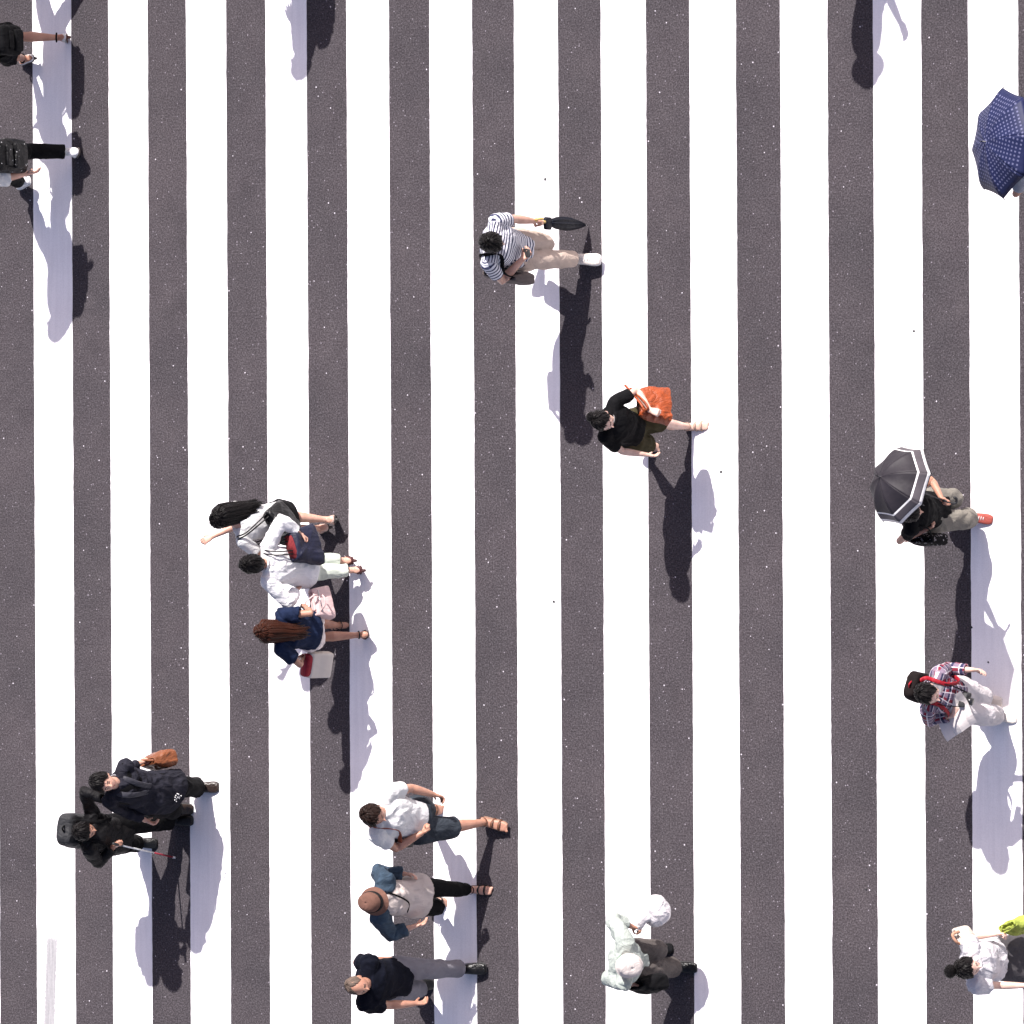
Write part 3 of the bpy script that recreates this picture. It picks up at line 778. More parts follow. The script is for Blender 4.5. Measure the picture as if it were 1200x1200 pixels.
for n in range(-9, 23):
    x0 = -5.35 + .9 * n; ny = 420; lo = []; 
    wj = random.uniform(-.004, .004)
    for i in range(ny + 1):
        y = -9.5 + 19 * i / ny
        e1 = .004 * noise.noise(V((y * 3.3, n * 7.1, 0))) + .003 * noise.noise(V((y * 24, n * 7.1, 0))); e2 = .004 * noise.noise(V((y * 3.1, n * 5.3, 4))) + .003 * noise.noise(V((y * 24, n * 5.3, 4)))
        xa = x0 + SL * y + e1; xb = x0 + .46 + wj + SL * y + e2
        b0 = len(mb.v); mb.v += [(xa, y, -.001), (xa, y, .004), (xb, y, .004), (xb, y, -.001)]
        if i:
            for j in range(3): mb.f.append((b0 - 4 + j, b0 - 3 + j, b0 + 1 + j, b0 + j)); mb.mi.append(0)
tag(mb.build('crosswalk_stripes', paint(), smooth=False), kind='structure')
for px, py, r in ((639, 210, .014), (1071, 388, .012), (845, 553, .013), (649, 705, .013), (1138, 735, .012), (1015, 1200 - 158, .009), (1158, 776, .008)):
    c = P(px, py, .004); m = MB(); n = 12
    rr = lambda q, z: [c + V((cos(2 * pi * i / n) * r * q * (1 + .25 * sin(i * 2.3 + px)), sin(2 * pi * i / n) * r * q * (1 + .2 * cos(i * 1.7 + px)), z)) for i in range(n)]
    m.rings([rr(1, 0), rr(.9, .003), rr(.5, .0045)])
    o = m.build('gum_spot', RUBBER, None, c)
    tag(o, 'tiny dark gum speck stuck on the white crossing paint', 'gum spot', 'dark specks on the crossing')

# ================================================================ the people
Z = V((0, 0, 1))
STRIPE = fabric('navy_white_stripe', (.74, .74, .78), (.05, .055, .12), pattern='stripe', period=.040, duty=.42, var=.12)
KHAKI = fabric('beige_chino', (.56, .45, .38), var=.18)
# --- man in the striped shirt
g = fig('person', 'man in a blue and white striped shirt and beige trousers checking his phone', 1.70, (576, 284), 1.575, (-10, -35), -8, (604, 294),
        (612, 290, 5, 70, .36), (683, 303, -4, 0), (630, 259, .82), (612, 304, 1.10), skn='a', lc=1.5, rc=.9, elb=(-.7, .8, -.4), ere=(-.5, -.9, -.6), rpn=(0, .3, 1), lpn=(0, -1, 0))
top(g, STRIPE, sleeve=.62, hem=-.22, loose=.026, wr=.009, seed=1); legs(g, KHAKI, 1.86, .022, seed=2, cuff=.004)
for q in 'LR': shoe(g, q, fabric('cream_canvas', (.72, .66, .60), var=.1), WSOLE, 'laced'); sock(g, q, fabric('grey_sock', (.3, .3, .32)))
hair(g, HB, 'short', .17, (.50, .05, -.62), seed=1)
k = g.W['R'] + g.hd['R'] * .075 + V((0, .0, .03)); m = MB(); s = V((0, 1, 0)); u = dirv(-8, 35)
root = empty('phone', k - u * .07, 'small dark phone held up in the right hand of the man in stripes', 'phone')
nn = s.cross(u).normalized(); m.box(k, s * .036, nn * .006, u * .070, rnd=.08); m.build('phone_case', RUBBER, root, k - u * .07)
m = MB(); m.box(k + nn * .0075, s * .031, nn * .0012, u * .062, rnd=.05); m.build('screen', flat('phone_glass', (.01, .01, .012), .08), root, k - u * .07)
# messenger bag at his right hip
s_ = g.cf; c = g.p + g.up * .03 - g.side * .235 + g.cf * .02
O = c
bg1 = bag('messenger_bag', 'large grey brown messenger bag hanging at the right hip of the striped man', c, Z * 1.0 + g.cf * .05, g.cf, .19, .17, .15, .055, fabric('taupe_canvas', (.15, .12, .115), var=.25),
    handle=BLACK, hw=.02, hname='strap', hpts=[[c + Z * .13 + g.cf * .16, c + Z * .3 + g.cf * .13 + g.side * .04, g.nb - g.side * .10 + g.cf * .10, g.nb - g.side * .11 + Z * .055, g.nb - g.side * .13 - g.cf * .075, c + Z * .26 - g.cf * .06 + g.side * .04, c + Z * .13 - g.cf * .13]], flap=fabric('taupe_flap', (.12, .10, .095), var=.25))
# folded umbrella in his left hand
h0 = g.W['L'] + g.hd['L'] * .07 + V((0, 0, 0)); tip = P(688, 264, .03)
ax = (tip - h0).normalized(); root = empty('folded_umbrella', tip, 'rolled navy umbrella with a yellow handle in the left hand of the striped man', 'umbrella')
m = MB(); m.tube([h0 - ax * .03, tip], .005, n=8); m.build('shaft', SILVER, root, tip)
m = MB(); sx = ax.orthogonal(); L_ = (tip - h0).length; rr = []
for i in range(15):
    t = i / 14; r = (.050 * math.sin(pi * (0.18 + .80 * t)) ** .8) * (1.0 if t > .12 else .9); r = max(r, .008)
    c_ = h0 + ax * L_ * lerp(.22, .965, t); A_ = sx.normalized(); B_ = ax.cross(A_)
    rr.append([c_ + (A_ * cos(2 * pi * j / 40) + B_ * sin(2 * pi * j / 40)) * r * (1 + .22 * sin(j * 2 * pi / 5 + t * 3)) for j in range(40)])
m.rings(rr); m.build('folded_canopy', fabric('umbrella_navy', (.014, .017, .03), rough=.55), root, tip)
m = MB(); m.box(h0 + ax * L_ * .17 + V((0, -.01, 0)), V((0, .055, 0)), ax.cross(V((0, 1, 0))).normalized() * .018, ax * .045, p=3); m.build('ruffle', MATS['umbrella_navy'], root, tip)
m = MB(); m.tube(smooth_pts([h0 + ax * .10, h0, h0 - ax * .05, h0 - ax * .085 + V((.02, .015, 0)), h0 - ax * .075 + V((.05, .02, 0)), h0 - ax * .045 + V((.062, .02, 0))]), .013, n=10); m.build('handle', flat('yellow_plastic', (.62, .42, .13), .4), root, tip)
m = MB(); m.tube([tip - ax * .03, tip + ax * .012], [.007, .004], n=8); m.build('tip', SILVER, root, tip)

# --- woman in the black top with the orange bag
g = fig('person', 'woman in a black top and olive shorts with a bun carrying an orange tote', 1.56, (706, 493), 1.42, (-32, -6), -12, (741, 504),
        (806, 500, 3, 4), (753, 523, -10, 48), (762, 481, 1.02), (758, 533, .86), skn='c', fem=True, lc=1.1, rc=.4, elb=(-.6, .9, -.3), ere=(-.6, -.6, -.5), lpn=(0, -.4, -1), lhd=(.95, -.25, -.2), bare=True)
top(g, BLACK, sleeve=.68, hem=-.04, loose=.026, wr=.009, neck=.082, collar=fabric('grey_piping', (.34, .32, .33)), seed=3); legs(g, OLIVE, .86, .030, name='shorts', thigh=.012, seed=5)
for q in 'LR': shoe(g, q, fabric('nude_leather', (.50, .34, .27)), flat('cork', (.36, .22, .15), .7), 'sandal')
o = hair(g, HB, 'short', .12, (.56, .0, -.50), seed=2)
b = g.hc + (g.hu * .10 - g.hf * .075) * g.hk; m = MB(); m.ball(b, (g.hf * .042, g.hl * .045, g.hu * .036)); m.build('bun', HB, o, g.O, attr=[(0, i * .01, 0) for i in range(len(m.v))])
m = MB(); m.tube([b + (g.hf * cos(a) + g.hl * sin(a)) * .036 + g.hu * (.012) for a in [2 * pi * i / 20 for i in range(21)]], .0045, n=6); m.build('hair_ring', flat('hair_tie', (.32, .28, .3), .4), o, g.O)
ORANGE = fabric('orange_leather', (.42, .075, .014), rough=.5, wr=.9, var=.35, spec=.4)
c = P(766, 474, .86); s = V((.35, -.93, 0))
e = lerp(g.E['L'], g.W['L'], .75)
u = (e - c).normalized() * .5 + Z * .8
bag('tote_bag', 'slouchy orange leather tote hanging from the forearm of the woman in black', c, V((-.55, .15, .82)), V((.5, -.86, 0)), .165, .13, .140, .07, ORANGE,
    hpts=[[c + V((-.08, .03, .13)) + V((.5, -.86, 0)) * .1, e + V((.03, -.03, .035)), e + V((-.0, .03, .04)), c + V((-.10, .05, .13)) - V((.5, -.86, 0)) * .1],
          [c + V((-.12, .03, .12)) + V((.5, -.86, 0)) * .11, e + V((.0, -.05, .04)), e + V((-.06, .04, .04)), c + V((-.15, .06, .12)) - V((.5, -.86, 0)) * .12]], hr=.010, wr=.014, open_=fabric('bag_lining', (.10, .03, .015)), tuck=.75)

# --- three women walking away together
g = fig('person', 'long haired woman in a white tee and black skirt holding one hand forward', 1.60, (260, 606), 1.45, (238, -12), 192, (331, 607),
        (374, 619, 186, 35), (383, 609, 180, 58), (300, 655, .92), (249, 629, 1.24), skn='a', fem=True, lc=.5, rc=.5, elb=(.9, -.5, -.3), ere=(.1, -.2, -1), rpn=(0, 0, -1), nbs=(.02, -.10, -.01))
top(g, WHITE, sleeve=.6, hem=-.02, loose=.022, wr=.008, seed=7); skirt(g, BLACK, 1.02, .075, waist=.36, seed=4, wr=.010)
for q in 'LR': shoe(g, q, fabric('nude_shoe', (.62, .44, .38), rough=.5), flat('shoe_sole_black', (.02, .018, .018), .6), 'pump')
o = hair(g, HB, 'long', .13, (.42, -.35, -.8), seed=3); locks(g, HB, o, .34, 70, back=.05, seed=5, width=1.0, fw=-.02)
c = g.p + g.up * .12 - g.cf * .17 + g.side * .03
bag('shoulder_bag', 'black leather shoulder bag on the back of the woman in the black skirt', c, Z + g.side * .3, g.side * .8 - g.cf * .35, .155, .125, .13, .065, BLEATHER, wr=.010,
    hpts=[[c + Z * .10 - g.side * .10, g.nb + g.side * .085 - g.cf * .12, g.nb + g.side * .11 + Z * .05, g.nb + g.side * .13 + g.cf * .05 - Z * .04, g.nb + g.side * .17 - Z * .16 - g.cf * .05, c + Z * .10 + g.side * .12],
          [c + Z * .10 - g.side * .06, g.nb + g.side * .10 - g.cf * .11 - Z * .02, g.nb + g.side * .135 + Z * .04, g.nb + g.side * .155 + g.cf * .05 - Z * .05, g.nb + g.side * .19 - Z * .18 - g.cf * .05, c + Z * .10 + g.side * .14]], hr=.007, tuck=.9)

SAGE = fabric('pale_sage_cotton', (.58, .63, .55), var=.14)
OFFW = fabric('white_linen', (.76, .75, .76), var=.14, wr=.8)
g = fig('person', 'short haired woman in a white long sleeved shirt and pale green trousers', 1.56, (296, 661), 1.42, (184, -8), 184, (355, 665),
        (414, 668, 178, 50), (403, 657, 180, 40), (348, 691, .92), (352, 626, 1.03), skn='a', fem=True, lc=.5, rc=1.2, elb=(.5, -.9, -.3), ere=(.6, .9, -.3))
top(g, OFFW, sleeve=1.8, hem=-.18, loose=.034, sl_loose=.026, flare=.02, wr=.012, seed=8, collar=OFFW); legs(g, SAGE, 1.84, .020, seed=9, cuff=-.004)
for q in 'LR': shoe(g, q, fabric('maroon_leather', (.10, .03, .03), rough=.4), flat('maroon_heel', (.06, .018, .018), .5), 'pump')
hair(g, HB, 'short', .17, (.35, -.1, -.70), seed=4)
NB = fabric('navy_nylon', (.022, .024, .05), rough=.5, var=.3)
c = g.p + g.up * .14 - g.side * .17 - g.cf * .16
bag('tote_bag', 'dark navy tote with a red lining on the right shoulder of the short haired woman', c, Z * .9 + g.cf * .12 + g.side * .05, g.side * .95 - g.cf * .25, .19, .125, .165, .065, NB, handle=BLEATHER, hr=.006, wr=.009, tuck=1.25,
    hpts=[[c + Z * .15 + g.side * .07, g.nb - g.side * .07 - g.cf * .12, g.nb - g.side * .095 + Z * .045, g.nb - g.side * .13 + g.cf * .06 - Z * .05, c + Z * .15 - g.side * .06], [c + Z * .15 + g.side * .04, g.nb - g.side * .10 - g.cf * .12, g.nb - g.side * .125 + Z * .04, g.nb - g.side * .155 + g.cf * .05 - Z * .06, c + Z * .15 - g.side * .09]],
    open_=fabric('red_lining', (.26, .03, .035)))

PINK = fabric('blush_leather', (.66, .47, .46), rough=.45, var=.12, wr=.4)
g = fig('person', 'brown haired woman in a navy blouse and white shorts carrying two bags', 1.52, (313, 740), 1.37, (176, -14), 178, (362, 738),
        (422, 744, 184, 46), (398, 733, 184, 6), (353, 773, .82), (358, 711, .96), skn='b', fem=True, lc=1.3, rc=1.2, elb=(.6, -.8, -.3), ere=(.5, .2, -.8), bare=True)
top(g, NAVY, sleeve=.62, hem=.0, loose=.034, sl_loose=.030, flare=.03, wr=.012, seed=10); legs(g, fabric('white_shorts', (.76, .68, .66), var=.1), .5, .034, name='shorts', seed=11, thigh=.02)
for q in 'LR': shoe(g, q, BLEATHER, flat('dark_sandal_sole', (.05, .03, .025), .6), 'sandal')
o = hair(g, HR, 'long', .14, (.42, -.35, -.8), seed=6); locks(g, HR, o, .27, 56, back=.06, seed=8, width=.95)
c = g.W['R'] - Z * .20 + g.hd['R'] * .05 - g.side * .02 - g.cf * .04
bag('handbag', 'pale pink structured handbag in the right hand of the brown haired woman', c, Z + V((-.25, 0, 0)), V((.35, -.93, 0)), .155, .125, .10, .055, PINK, wr=.002, p=5,
    hpts=[[c + Z * .09 + V((.02, .07, 0)), c + Z * .16 + V((.02, .06, 0)), g.W['R'] + g.hd['R'] * .06 + Z * .0, c + Z * .16 + V((-.02, -.06, 0)), c + Z * .09 + V((-.02, -.07, 0))],
          [c + Z * .08 + V((.07, .07, 0)), c + Z * .10 + V((.11, .04, 0)), c + Z * .10 + V((.11, -.02, 0)), c + Z * .08 + V((.05, -.07, 0))]], hr=.007, tuck=.8, zip_=SILVER)
c = g.W['L'] - Z * .21 + V((.04, -.05, 0))
PB = fabric('cream_paper', (.66, .60, .54), rough=.6, wr=.15, var=.08)
r_ = bag('shopping_bag', 'cream paper shopping bag with a red top held by the brown haired woman', c, Z + V((-.3, 0, 0)), V((.25, .97, 0)), .115, .115, .125, .05, PB, handle=flat('pale_cord', (.7, .55, .55), .6), wr=.0, p=8, hr=.004,
    hpts=[[c + Z * .11 + V((0, .06, 0)), g.W['L'] + g.hd['L'] * .07, c + Z * .11 + V((0, -.06, 0))], [c + Z * .11 + V((-.05, .06, 0)), g.W['L'] + g.hd['L'] * .075 + V((.005, 0, 0)), c + Z * .11 + V((-.05, -.06, 0))]], tuck=1.0)
m = MB(); up_ = (Z + V((-.3, 0, 0))).normalized(); w_ = V((.25, .97, 0)); w_ = (w_ - up_ * w_.dot(up_)).normalized()
m.box(c + up_ * .135, w_ * .103, up_.cross(w_) * .045, up_ * .03, p=5); m.build('red_parcel', fabric('red_cloth', (.36, .012, .03), rough=.6), r_, c - up_ * .125)

# --- the man in the long grey coat, arm in arm with the man with the white cane
COAT = fabric('charcoal_coat', (.030, .030, .042), var=.45, wr=.9)
g = fig('person', 'man in a long dark grey coat looking up with a brown bag', 1.66, (122, 917), 1.52, (-16, 22), -22, (180, 930),
        (231, 923, 2, 4), (202, 948, -6, 35), (164, 894, .90), (170, 961, .92), skn='a', lc=1.0, rc=.6, elb=(-.7, -.3, -.9), ere=(-.6, -.1, -.6))
top(g, COAT, sleeve=1.85, hem=-.62, loose=.020, sl_loose=.012, flare=.055, name='coat', wr=.016, seed=12, vox=.0085)
legs(g, BLACK, 1.9, .036, seed=13, cuff=.02)
top(g, BLACK, sleeve=.3, hem=.2, loose=.012, name='undershirt', sleeves='', wr=.004, neck=.066, collar=fabric('grey_cotton', (.42, .42, .45)), seed=14, vox=.009)
m = MB()
for i, (a_, b_) in enumerate(((.06, .0), (-.06, .0))):
    m.tube(smooth_pts([g.nb + g.side * a_ - g.cf * .04 + Z * .03, g.nb + g.side * a_ * 1.2 + g.cf * .09 - Z * .01, g.nb + g.side * a_ * .9 + g.cf * .168 - Z * .12, g.nb + g.side * a_ * .45 + g.cf * .178 - Z * .30]), (.026, .008), ref=g.side, n=8)
m.build('lapel', fabric('coat_satin', (.050, .050, .064), var=.3, rough=.5), g.root, g.O)
m = MB(); m.tube(smooth_pts([g.nb + g.cf * .060 + Z * .015, g.nb + g.cf * .125 - Z * .06, g.nb + g.cf * .150 - Z * .14, g.nb + g.cf * .158 - Z * .26]), (.045, .010), ref=g.side, n=10); m.build('shirt_front', BLACK, g.root, g.O)
for q in 'LR': shoe(g, q, fabric('dark_brown_leather', (.035, .022, .018), rough=.3, spec=.6), RUBBER)
hair(g, HB, 'short', .22, (.44, -.05, -.66), seed=7)
m = MB(); c_ = g.p - g.cf * -.0; 
for i in range(12):
    a = random.uniform(0, 2 * pi); r = random.uniform(0, 1) ** .6
    q = g.p + g.up * (-.13 + .045 * r * sin(a)) + g.cf * .200 + g.side * (.075 + .055 * r * cos(a))
    m.ball(q, (V((0, .0065, 0)), V((.005, 0, 0)), V((0, 0, .0065))), 8)
m.build('white_print', flat('print_white', (.7, .7, .7), .7), g.root, g.O)
c = g.W['L'] + V((.055, .015, -.19))
bag('leather_bag', 'chestnut brown leather bag under the left arm of the man in the grey coat', c, Z + V((-.25, -.1, 0)), V((.95, .2, 0)), .15, .12, .12, .075, fabric('tan_leather', (.26, .085, .035), rough=.42, wr=.8, var=.35), wr=.010,
    hpts=[[c + Z * .10 + V((-.08, 0, 0)), g.W['L'] + g.hd['L'] * .05 + Z * .02, c + Z * .1 + V((.08, .01, 0))]], hr=.012, hname='handle')
ga = g
g = fig('person', 'man in black with a backpack holding a white cane and his companion', 1.58, (99, 974), 1.44, (4, -12), 0, (130, 979),
        (203, 962, 2, 4), (160, 988, -2, 20), (125, 938, 1.36), (134, 991, 1.06), skn='b', lc=.3, rc=1.3, elb=(-.5, .6, .5), ere=(-.5, -.7, -.5), lpn=(.2, 0, -1), lhd=(.75, .62, -.15), rpn=(0, 1, 0), rhd=(.6, .1, .2), pz=.81)
top(g, fabric('black_jacket', (.012, .011, .013), var=.45, rough=.6, wr=.9), sleeve=1.85, hem=-.34, loose=.028, sl_loose=.014, flare=.02, name='jacket', wr=.014, seed=15)
legs(g, BLACK, 1.9, .030, seed=16, cuff=.01)
for q in 'LR': shoe(g, q, BLEATHER, RUBBER)
hair(g, HB, 'short', .15, (.50, .0, -.62), seed=8)
backpack(g, 'big black backpack with blue trim on the back of the man with the cane', fabric('black_nylon', (.037, .038, .042), rough=.6, wr=.7), BLACK, .155, .235, .095, zoff=.12)
h0 = g.W['R'] + g.hd['R'] * .07; tip = P(205, 1005, .02); ax = (tip - h0).normalized()
root = empty('white_cane', tip, 'thin white cane with a dark red lower section held by the man in black', 'cane'); Lc = (tip - h0).length
m = MB(); m.tube([h0 + ax * .06, h0 + ax * Lc * .62], .0075, n=10); m.build('white_section', flat('cane_white', (.8, .8, .8), .4), root, tip)
m = MB(); m.tube([h0 + ax * Lc * .62, h0 + ax * Lc * .96], .0078, n=10); m.build('red_section', flat('cane_red', (.30, .02, .04), .4), root, tip)
m = MB(); m.tube([h0 + ax * Lc * .96, tip], .011, n=10, round1=True); m.build('tip', flat('cane_tip', (.75, .72, .72), .5), root, tip)
m = MB(); m.tube([h0 - ax * .10, h0 + ax * .06], .013, n=10, round0=True); m.build('grip', RUBBER, root, tip)

# --- the three at the bottom
DENIMG = fabric('dark_grey_denim', (.050, .060, .075), var=.4, wr=.8)
g = fig('person', 'young man in a white tee and dark grey shorts with a rust coloured bag strap', 1.72, (438, 955), 1.59, (-24, -8), -14, (490, 962),
        (498, 950, 0, 55), (572, 963, -14, 3), (508, 931, .86), (493, 977, 1.06), skn='b', lc=.6, rc=1.2, elb=(-.5, .8, -.4), ere=(-.5, -.9, -.5), bare=True)
top(g, WHITE, sleeve=.60, hem=-.16, loose=.028, sl_loose=.024, wr=.011, seed=17, collar=WHITE); legs(g, DENIMG, 1.08, .034, name='shorts', thigh=.015, seed=18, wr=.010)
for q in 'LR': shoe(g, q, fabric('tan_strap', (.16, .07, .04), rough=.5), flat('sandal_brown', (.16, .09, .06), .7), 'sandal')
hair(g, HD, 'short', .22, (.58, .0, -.60), seed=9)
c = g.p + g.up * .10 - g.side * .215 - g.cf * .03
bag('shoulder_bag', 'small black and white bag on a rust strap at the hip of the young man', c, Z, g.cf, .11, .10, .09, .04, BLEATHER, handle=fabric('rust_webbing', (.36, .09, .04), rough=.7), hw=.022, hname='strap',
    hpts=[[c + Z * .08 + g.cf * .08, g.nb - g.side * .13 + g.cf * .13 - Z * .14, g.nb - g.side * .125 + Z * .045, g.nb - g.side * .13 - g.cf * .11 - Z * .02, c + Z * .08 - g.cf * .08]], flap=WHITE)

TAUPE = fabric('taupe_jersey', (.55, .48, .45), var=.2)
JKT = fabric('teal_denim', (.050, .085, .13), var=.5, wr=.8)
g = fig('person', 'woman in a brown brimmed hat with a denim jacket over her shoulders', 1.60, (440, 1056), 1.46, (-6, -8), -10, (482, 1050),
        (553, 1043, -2, 2), (505, 1058, -6, 50), (474, 1024, .98), (487, 1085, .92), skn='a', fem=True, lc=.5, rc=.4, elb=(-.6, .25, -.8), ere=(-.5, -.8, -.5), bare=True)
top(g, TAUPE, sleeve=.6, hem=-.26, loose=.016, flare=.05, wr=.010, seed=19); legs(g, BLACK, 1.80, .016, seed=20)
for q in 'LR': shoe(g, q, BLEATHER, flat('sandal_brown', (.16, .09, .06)), 'sandal')
hair(g, HD, 'short', .10, (.50, -.2, -.80), seed=10)
hat(g, fabric('brown_felt', (.19, .095, .07), rough=.9, var=.2), fabric('hat_ribbon', (.015, .013, .014), rough=.5), .036, .150, .026, bh=.062)
# the jacket: a cape-like shell over back and shoulders, sleeves over the arms
mb = MB(); L = .288 * g.H; k = g.k
for q, sg in (('L', 1), ('R', -1)):
    S, E_, W = g.S[q], g.E[q], g.W[q]
    mb.tube([g.nb - g.up * .03 + g.side * sg * .05 - g.cf * .02, lerp(g.nb, S, .7) + Z * .005, S, lerp(S, E_, .4), lerp(S, E_, .8), E_, lerp(E_, W, .35), lerp(E_, W, .90 if q == 'L' else .62)], [.060, .082, .092, .076, .068, .064, .058, .056], n=18, round0=True, hem1=True)
st = []
for t, a, b_, o_ in ((-.18, .20, .05, .115), (.2, .19, .05, .115), (.6, .185, .055, .105), (.88, .165, .05, .085), (1.0, .10, .035, .06)):
    st.append((g.p + g.up * L * t - g.cf * o_ * k, g.side * a * k, g.cf * b_ * k))
mb.loft(st, 24, 2.4, hem0=True, round1=True)
remesh(mb, 'denim_jacket', JKT, g.root, g.O, vox=.008, sm=3, wr=.016, seed=21, wfreq=8)
m = MB(); m.tube(smooth_pts([g.nb + g.side * .07 + Z * .04 - g.cf * .03, g.nb + g.side * .07 + g.cf * .09, g.p + g.up * L * .62 + g.cf * .165, g.p + g.up * L * .55 - g.side * .10 + g.cf * .15]), (.008, .003), ref=g.side, n=6); m.build('cord', BLACK, g.root, g.O)

g = fig('person', 'balding man in a navy polo shirt and pale grey trousers', 1.70, (419, 1155), 1.565, (-14, 4), -8, (460, 1146),
        (546, 1136, 3, 0), (484, 1154, -6, 42), (448, 1124, 1.00), (487, 1176, .87), skn='b', lc=.6, rc=.5, elb=(-.8, -.1, -.4), ere=(-.5, -.4, -.6), fat=1.08)
top(g, DKNAVY, sleeve=.68, hem=-.26, loose=.034, sl_loose=.026, wr=.012, seed=22, collar=DKNAVY); legs(g, GREYC, 1.9, .026, seed=23, cuff=.006)
for q in 'LR': shoe(g, q, BLEATHER, RUBBER)
hair(g, HG, 'short', .05, (.93, .12, -.55), seed=11)

# --- the stooping man in the white cap
PALE = fabric('pale_green_linen', (.46, .51, .47), var=.14, wr=.8)
BRG = fabric('brown_grey_trousers', (.115, .098, .092), var=.3, wr=.8)
g = fig('person', 'stooping older man in a white cap and pale shirt with dark brown trousers', 1.56, (736, 1131), 1.32, (-10, -48), 0, (734, 1126),
        (765, 1114, 8, 35), (791, 1133, -3, 2), (741, 1086, .92), (741, 1153, .95), skn='b', pz=.80, lc=1.2, rc=1.2, elb=(-.3, .3, .2), ere=(-.5, -.05, -.7))
top(g, PALE, sleeve=1.7, hem=-.22, loose=.040, sl_loose=.028, wr=.012, seed=24, collar=fabric('green_tee', (.02, .17, .085))); legs(g, BRG, 1.9, .034, seed=25, cuff=.014)
for q in 'LR': shoe(g, q, BLEATHER, RUBBER)
hair(g, HG, 'short', .07, (.50, .0, -.55), seed=12)
hat(g, fabric('cap_white', (.62, .56, .53), var=.16), None, .020, .10, .010, name='cap')
m = MB(); m.box(g.p + g.cf * .152 + Z * .06, g.side * .02, g.cf * .004, Z * .014); m.build('belt_buckle', flat('brass', (.7, .42, .15), .3, 1.0), g.root, g.O)
c = g.W['L'] + V((.13, .13, -.16)); PLASTIC = fabric('white_plastic_film', (.64, .61, .63), rough=.35, wr=1.0, var=.06)
o_ = c + V((0, 0, -.12)); root = empty('plastic_bag', o_, 'bulging white plastic bag in the left hand of the stooping man', 'bag')
m = MB(); m.ball(c - Z * .01, (V((.115, .03, 0)), V((-.03, .125, 0)), V((0, 0, .125))), 24); m.tube([c + Z * .05, c + V((-.05, -.06, .11)), g.W['L'] + g.hd['L'] * .06], [.075, .045, .018], n=14, round1=True)
remesh(m, 'bag_body', PLASTIC, root, o_, vox=.007, sm=2, wr=.016, seed=26, wfreq=8)
m = MB(); m.tube(smooth_pts([g.W['L'] + g.hd['L'] * .06 - Z * .01, g.W['L'] + g.hd['L'] * .08 + Z * .05, g.W['L'] + g.hd['L'] * .11 + Z * .02]), .009, n=8); m.build('handle', PLASTIC, root, o_)
c = g.W['R'] + V((.07, -.01, -.12))
bag('shoulder_bag', 'soft black bag at the right side of the stooping man', c, Z + V((-.3, 0, 0)), V((.95, .2, 0)), .14, .12, .13, .07, BLACK, wr=.010, hpts=[[c + Z * .1 + V((-.06, 0, 0)), g.W['R'] + g.hd['R'] * .06, c + Z * .1 + V((.06, .01, 0))]], hr=.008)

# --- the parasol woman
KG = fabric('khaki_grey_linen', (.26, .24, .205), var=.22, wr=.8)
PAR = None
def canopy_mat(name, col, edge=None, dots=None, Rr=.4, translucent=.0):
    m, t, b = nodes(name); s = st_attr(t)
    c = col
    rr = math_(t, 'DIVIDE', s[0], Rr)
    if edge:
        for e0, e1 in ((.835, .862), (.962, .992)):
            g_ = math_(t, 'MULTIPLY', math_(t, 'GREATER_THAN', rr, e0), math_(t, 'LESS_THAN', rr, e1)); c = mix(t, g_, c, edge)
        g_ = math_(t, 'MULTIPLY', math_(t, 'GREATER_THAN', rr, .862), math_(t, 'LESS_THAN', rr, .962)); c = mix(t, g_, c, (.075, .066, .075))
    if dots:
        sp = .034
        fx = math_(t, 'SUBTRACT', math_(t, 'FRACT', math_(t, 'DIVIDE', math_(t, 'ADD', s[1], 1.0), sp)), .5); fy = math_(t, 'SUBTRACT', math_(t, 'FRACT', math_(t, 'DIVIDE', s[0], sp)), .5)
        mx = math_(t, 'MAXIMUM', math_(t, 'ABSOLUTE', fx), math_(t, 'ABSOLUTE', fy))
        g_ = math_(t, 'MULTIPLY', math_(t, 'LESS_THAN', mx, .21), math_(t, 'LESS_THAN', rr, .93)); c = mix(t, g_, c, dots)
    n1 = N(t, 'TexNoise'); n1.inputs['Scale'].default_value = 9; tc = N(t, 'TexCoord'); t.links.new(tc.outputs['Object'], n1.inputs[0])
    c = mix(t, 1.0, c, ramp(t, n1.outputs[0], [(.3, (.8, .8, .8)), (.7, (1, 1, 1))]), 'MULTIPLY')
    t.links.new(c, b.inputs['Base Color']); b.inputs['Roughness'].default_value = .55; b.inputs['Specular IOR Level'].default_value = .2
    bp = N(t, 'Bump'); bp.inputs['Strength'].default_value = .3; bp.inputs['Distance'].default_value = .02; t.links.new(n1.outputs[0], bp.inputs['Height']); t.links.new(bp.outputs[0], b.inputs['Normal'])
    return m
g = fig('person', 'woman in black with khaki trousers and red shoes under a black parasol', 1.58, (1066, 600), 1.40, (0, -25), 0, (1088, 598),
        (1100, 586, 6, 45), (1138, 606, -8, 3), (1104, 585, 1.10), (1084, 621, 1.02), skn='b', fem=True, lc=1.4, rc=.8, elb=(-.3, .6, -.6), ere=(-.9, -.4, -.2), lhd=(.6, -.2, .3))
top(g, BLACK, sleeve=.35, hem=-.30, loose=.026, wr=.009, seed=27); legs(g, KG, 1.72, .028, seed=28, cuff=.02, wr=.012)
for q in 'LR': shoe(g, q, fabric('red_canvas', (.40, .085, .065), rough=.7), WSOLE, 'laced')
hair(g, HB, 'short', .12, (.45, -.2, -.8), seed=13)
tipw = P(1031, 556, 1.86); axu = V((-.20, .06, .97)); 
hp = g.W['L'] + g.hd['L'] * .07
